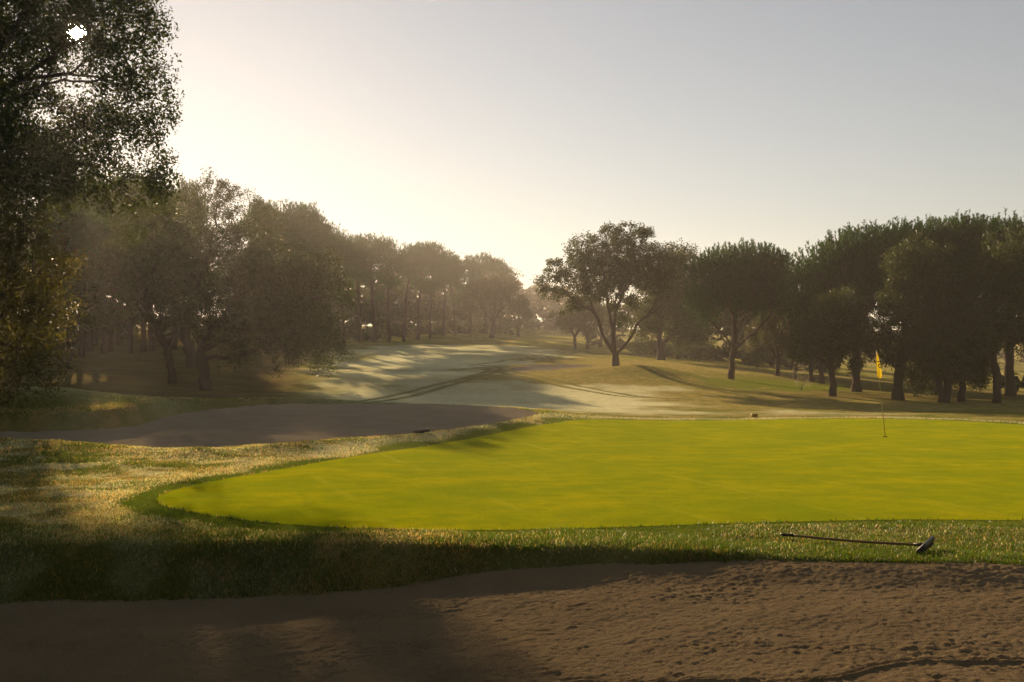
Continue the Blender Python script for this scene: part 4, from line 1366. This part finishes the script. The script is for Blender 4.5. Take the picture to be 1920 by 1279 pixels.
# dark bar lying on the edge of the left bunker
def bar():
    D = 24.0
    x = PX(790, D); z = T1(x, D + .2)
    L, hh, ww = .20, .038, .035
    ca = math.radians(9)
    root = obj('rake_head', None, label='dark bar lying on the near edge of the left bunker', cat='rake head', loc=(x, D + .1, z + .05))
    root.rotation_euler = (0, -ca, .1)
    xs = np.linspace(-L, L, 9)
    sec = np.array([(-1, -1), (-.6, -1.1), (.6, -1.1), (1, -1), (1, .7), (.6, 1), (-.6, 1), (-1, .7)])
    V = np.array([[(xx, a * ww, b * hh * (1 + .1 * math.sin(xx * 40))) for a, b in sec] for xx in xs]).reshape(-1, 3)
    idx = np.arange(72).reshape(9, 8)
    q = np.stack([idx[:-1], np.roll(idx, -1, 1)[:-1], np.roll(idx, -1, 1)[1:], idx[1:]], -1).reshape(-1, 4)
    V = np.vstack([V, [(-L, 0, 0), (L, 0, 0)]])
    tr = [(72, i, (i + 1) % 8) for i in range(8)] + [(73, 64 + (i + 1) % 8, 64 + i) for i in range(8)]
    obj('bar', mesh_np('bar', V, [q, np.array(tr)], False), M['black'], root)
    for i in range(10):
        c = np.array([-L + .02 + i * (2 * L - .04) / 9, -ww * .2, -hh])
        mb = MB(); mb.tube([c, c + [0, -.005, -.02], c + [0, -.008, -.04]], [.007, .006, .003], 6)
        obj('tine', mb.mesh('tine'), M['black'], root)
bar()

# yellow-brown distance marker beyond the green
def marker():
    D = 33.6
    x = PX(1414, D); z = T1(x, D)
    M['marker'] = simple_mat('marker_paint', (.30, .20, .02), .6, .3, .15, 20)
    w, d, h, c = .100, .07, .135, .03
    pro = [(-w, 0), (w, 0), (w, h - c), (w - c * .35, h - c * .3), (w - c, h), (-w + c, h), (-w + c * .35, h - c * .3), (-w, h - c)]
    V = [(a, s * d, b) for s in (-1, 1) for a, b in pro]
    q = [(i, (i + 1) % 8, 8 + (i + 1) % 8, 8 + i) for i in range(8)]
    f8 = [np.array([list(range(8))[::-1]]), np.array([list(range(8, 16))])]
    root = obj('marker_block', None, label='small dark yellow block with clipped corners beyond the far edge of the green', cat='marker', loc=(x, D, z - .01))
    obj('block', mesh_np('block', np.array(V), [np.array(q)] + f8), M['marker'], root)
    mb = MB(); mb.tube([(0, 0, -.08), (0, 0, .01)], [.012, .012], 8); obj('peg', mb.mesh('peg'), M['black'], root)
marker()

# ------------------------------------------------------------------ the sun's disc, far outside the haze
def sun_disc():
    R = 3000.0
    c = np.array(SUN_DIR) * R + np.array([0, 0, CAMZ])
    r = R * math.tan(math.radians(.5))
    nu, nv = 32, 17
    a = np.arange(nu) / nu * 2 * math.pi; b = np.linspace(-math.pi / 2, math.pi / 2, nv)
    V = np.array([[(math.cos(t) * math.cos(s), math.cos(t) * math.sin(s), math.sin(t)) for s in a] for t in b]).reshape(-1, 3) * r
    idx = np.arange(nu * nv).reshape(nv, nu)
    q = np.stack([idx[:-1], np.roll(idx, -1, 1)[:-1], np.roll(idx, -1, 1)[1:], idx[1:]], -1).reshape(-1, 4)
    m, nt, out = new_mat('sun_surface')
    e = N(nt, 'Emission'); e.inputs[0].default_value = (1, .82, .6, 1); e.inputs[1].default_value = 40
    tr = N(nt, 'BsdfTransparent'); ad = N(nt, 'AddShader')
    nt.links.new(e.outputs[0], ad.inputs[0]); nt.links.new(tr.outputs[0], ad.inputs[1])
    nt.links.new(ad.outputs[0], out.inputs[0])
    m.cycles.emission_sampling = 'NONE'
    obj('sun', mesh_np('sun', V, [q], True), m, kind='structure', loc=tuple(c))
sun_disc()
haze()
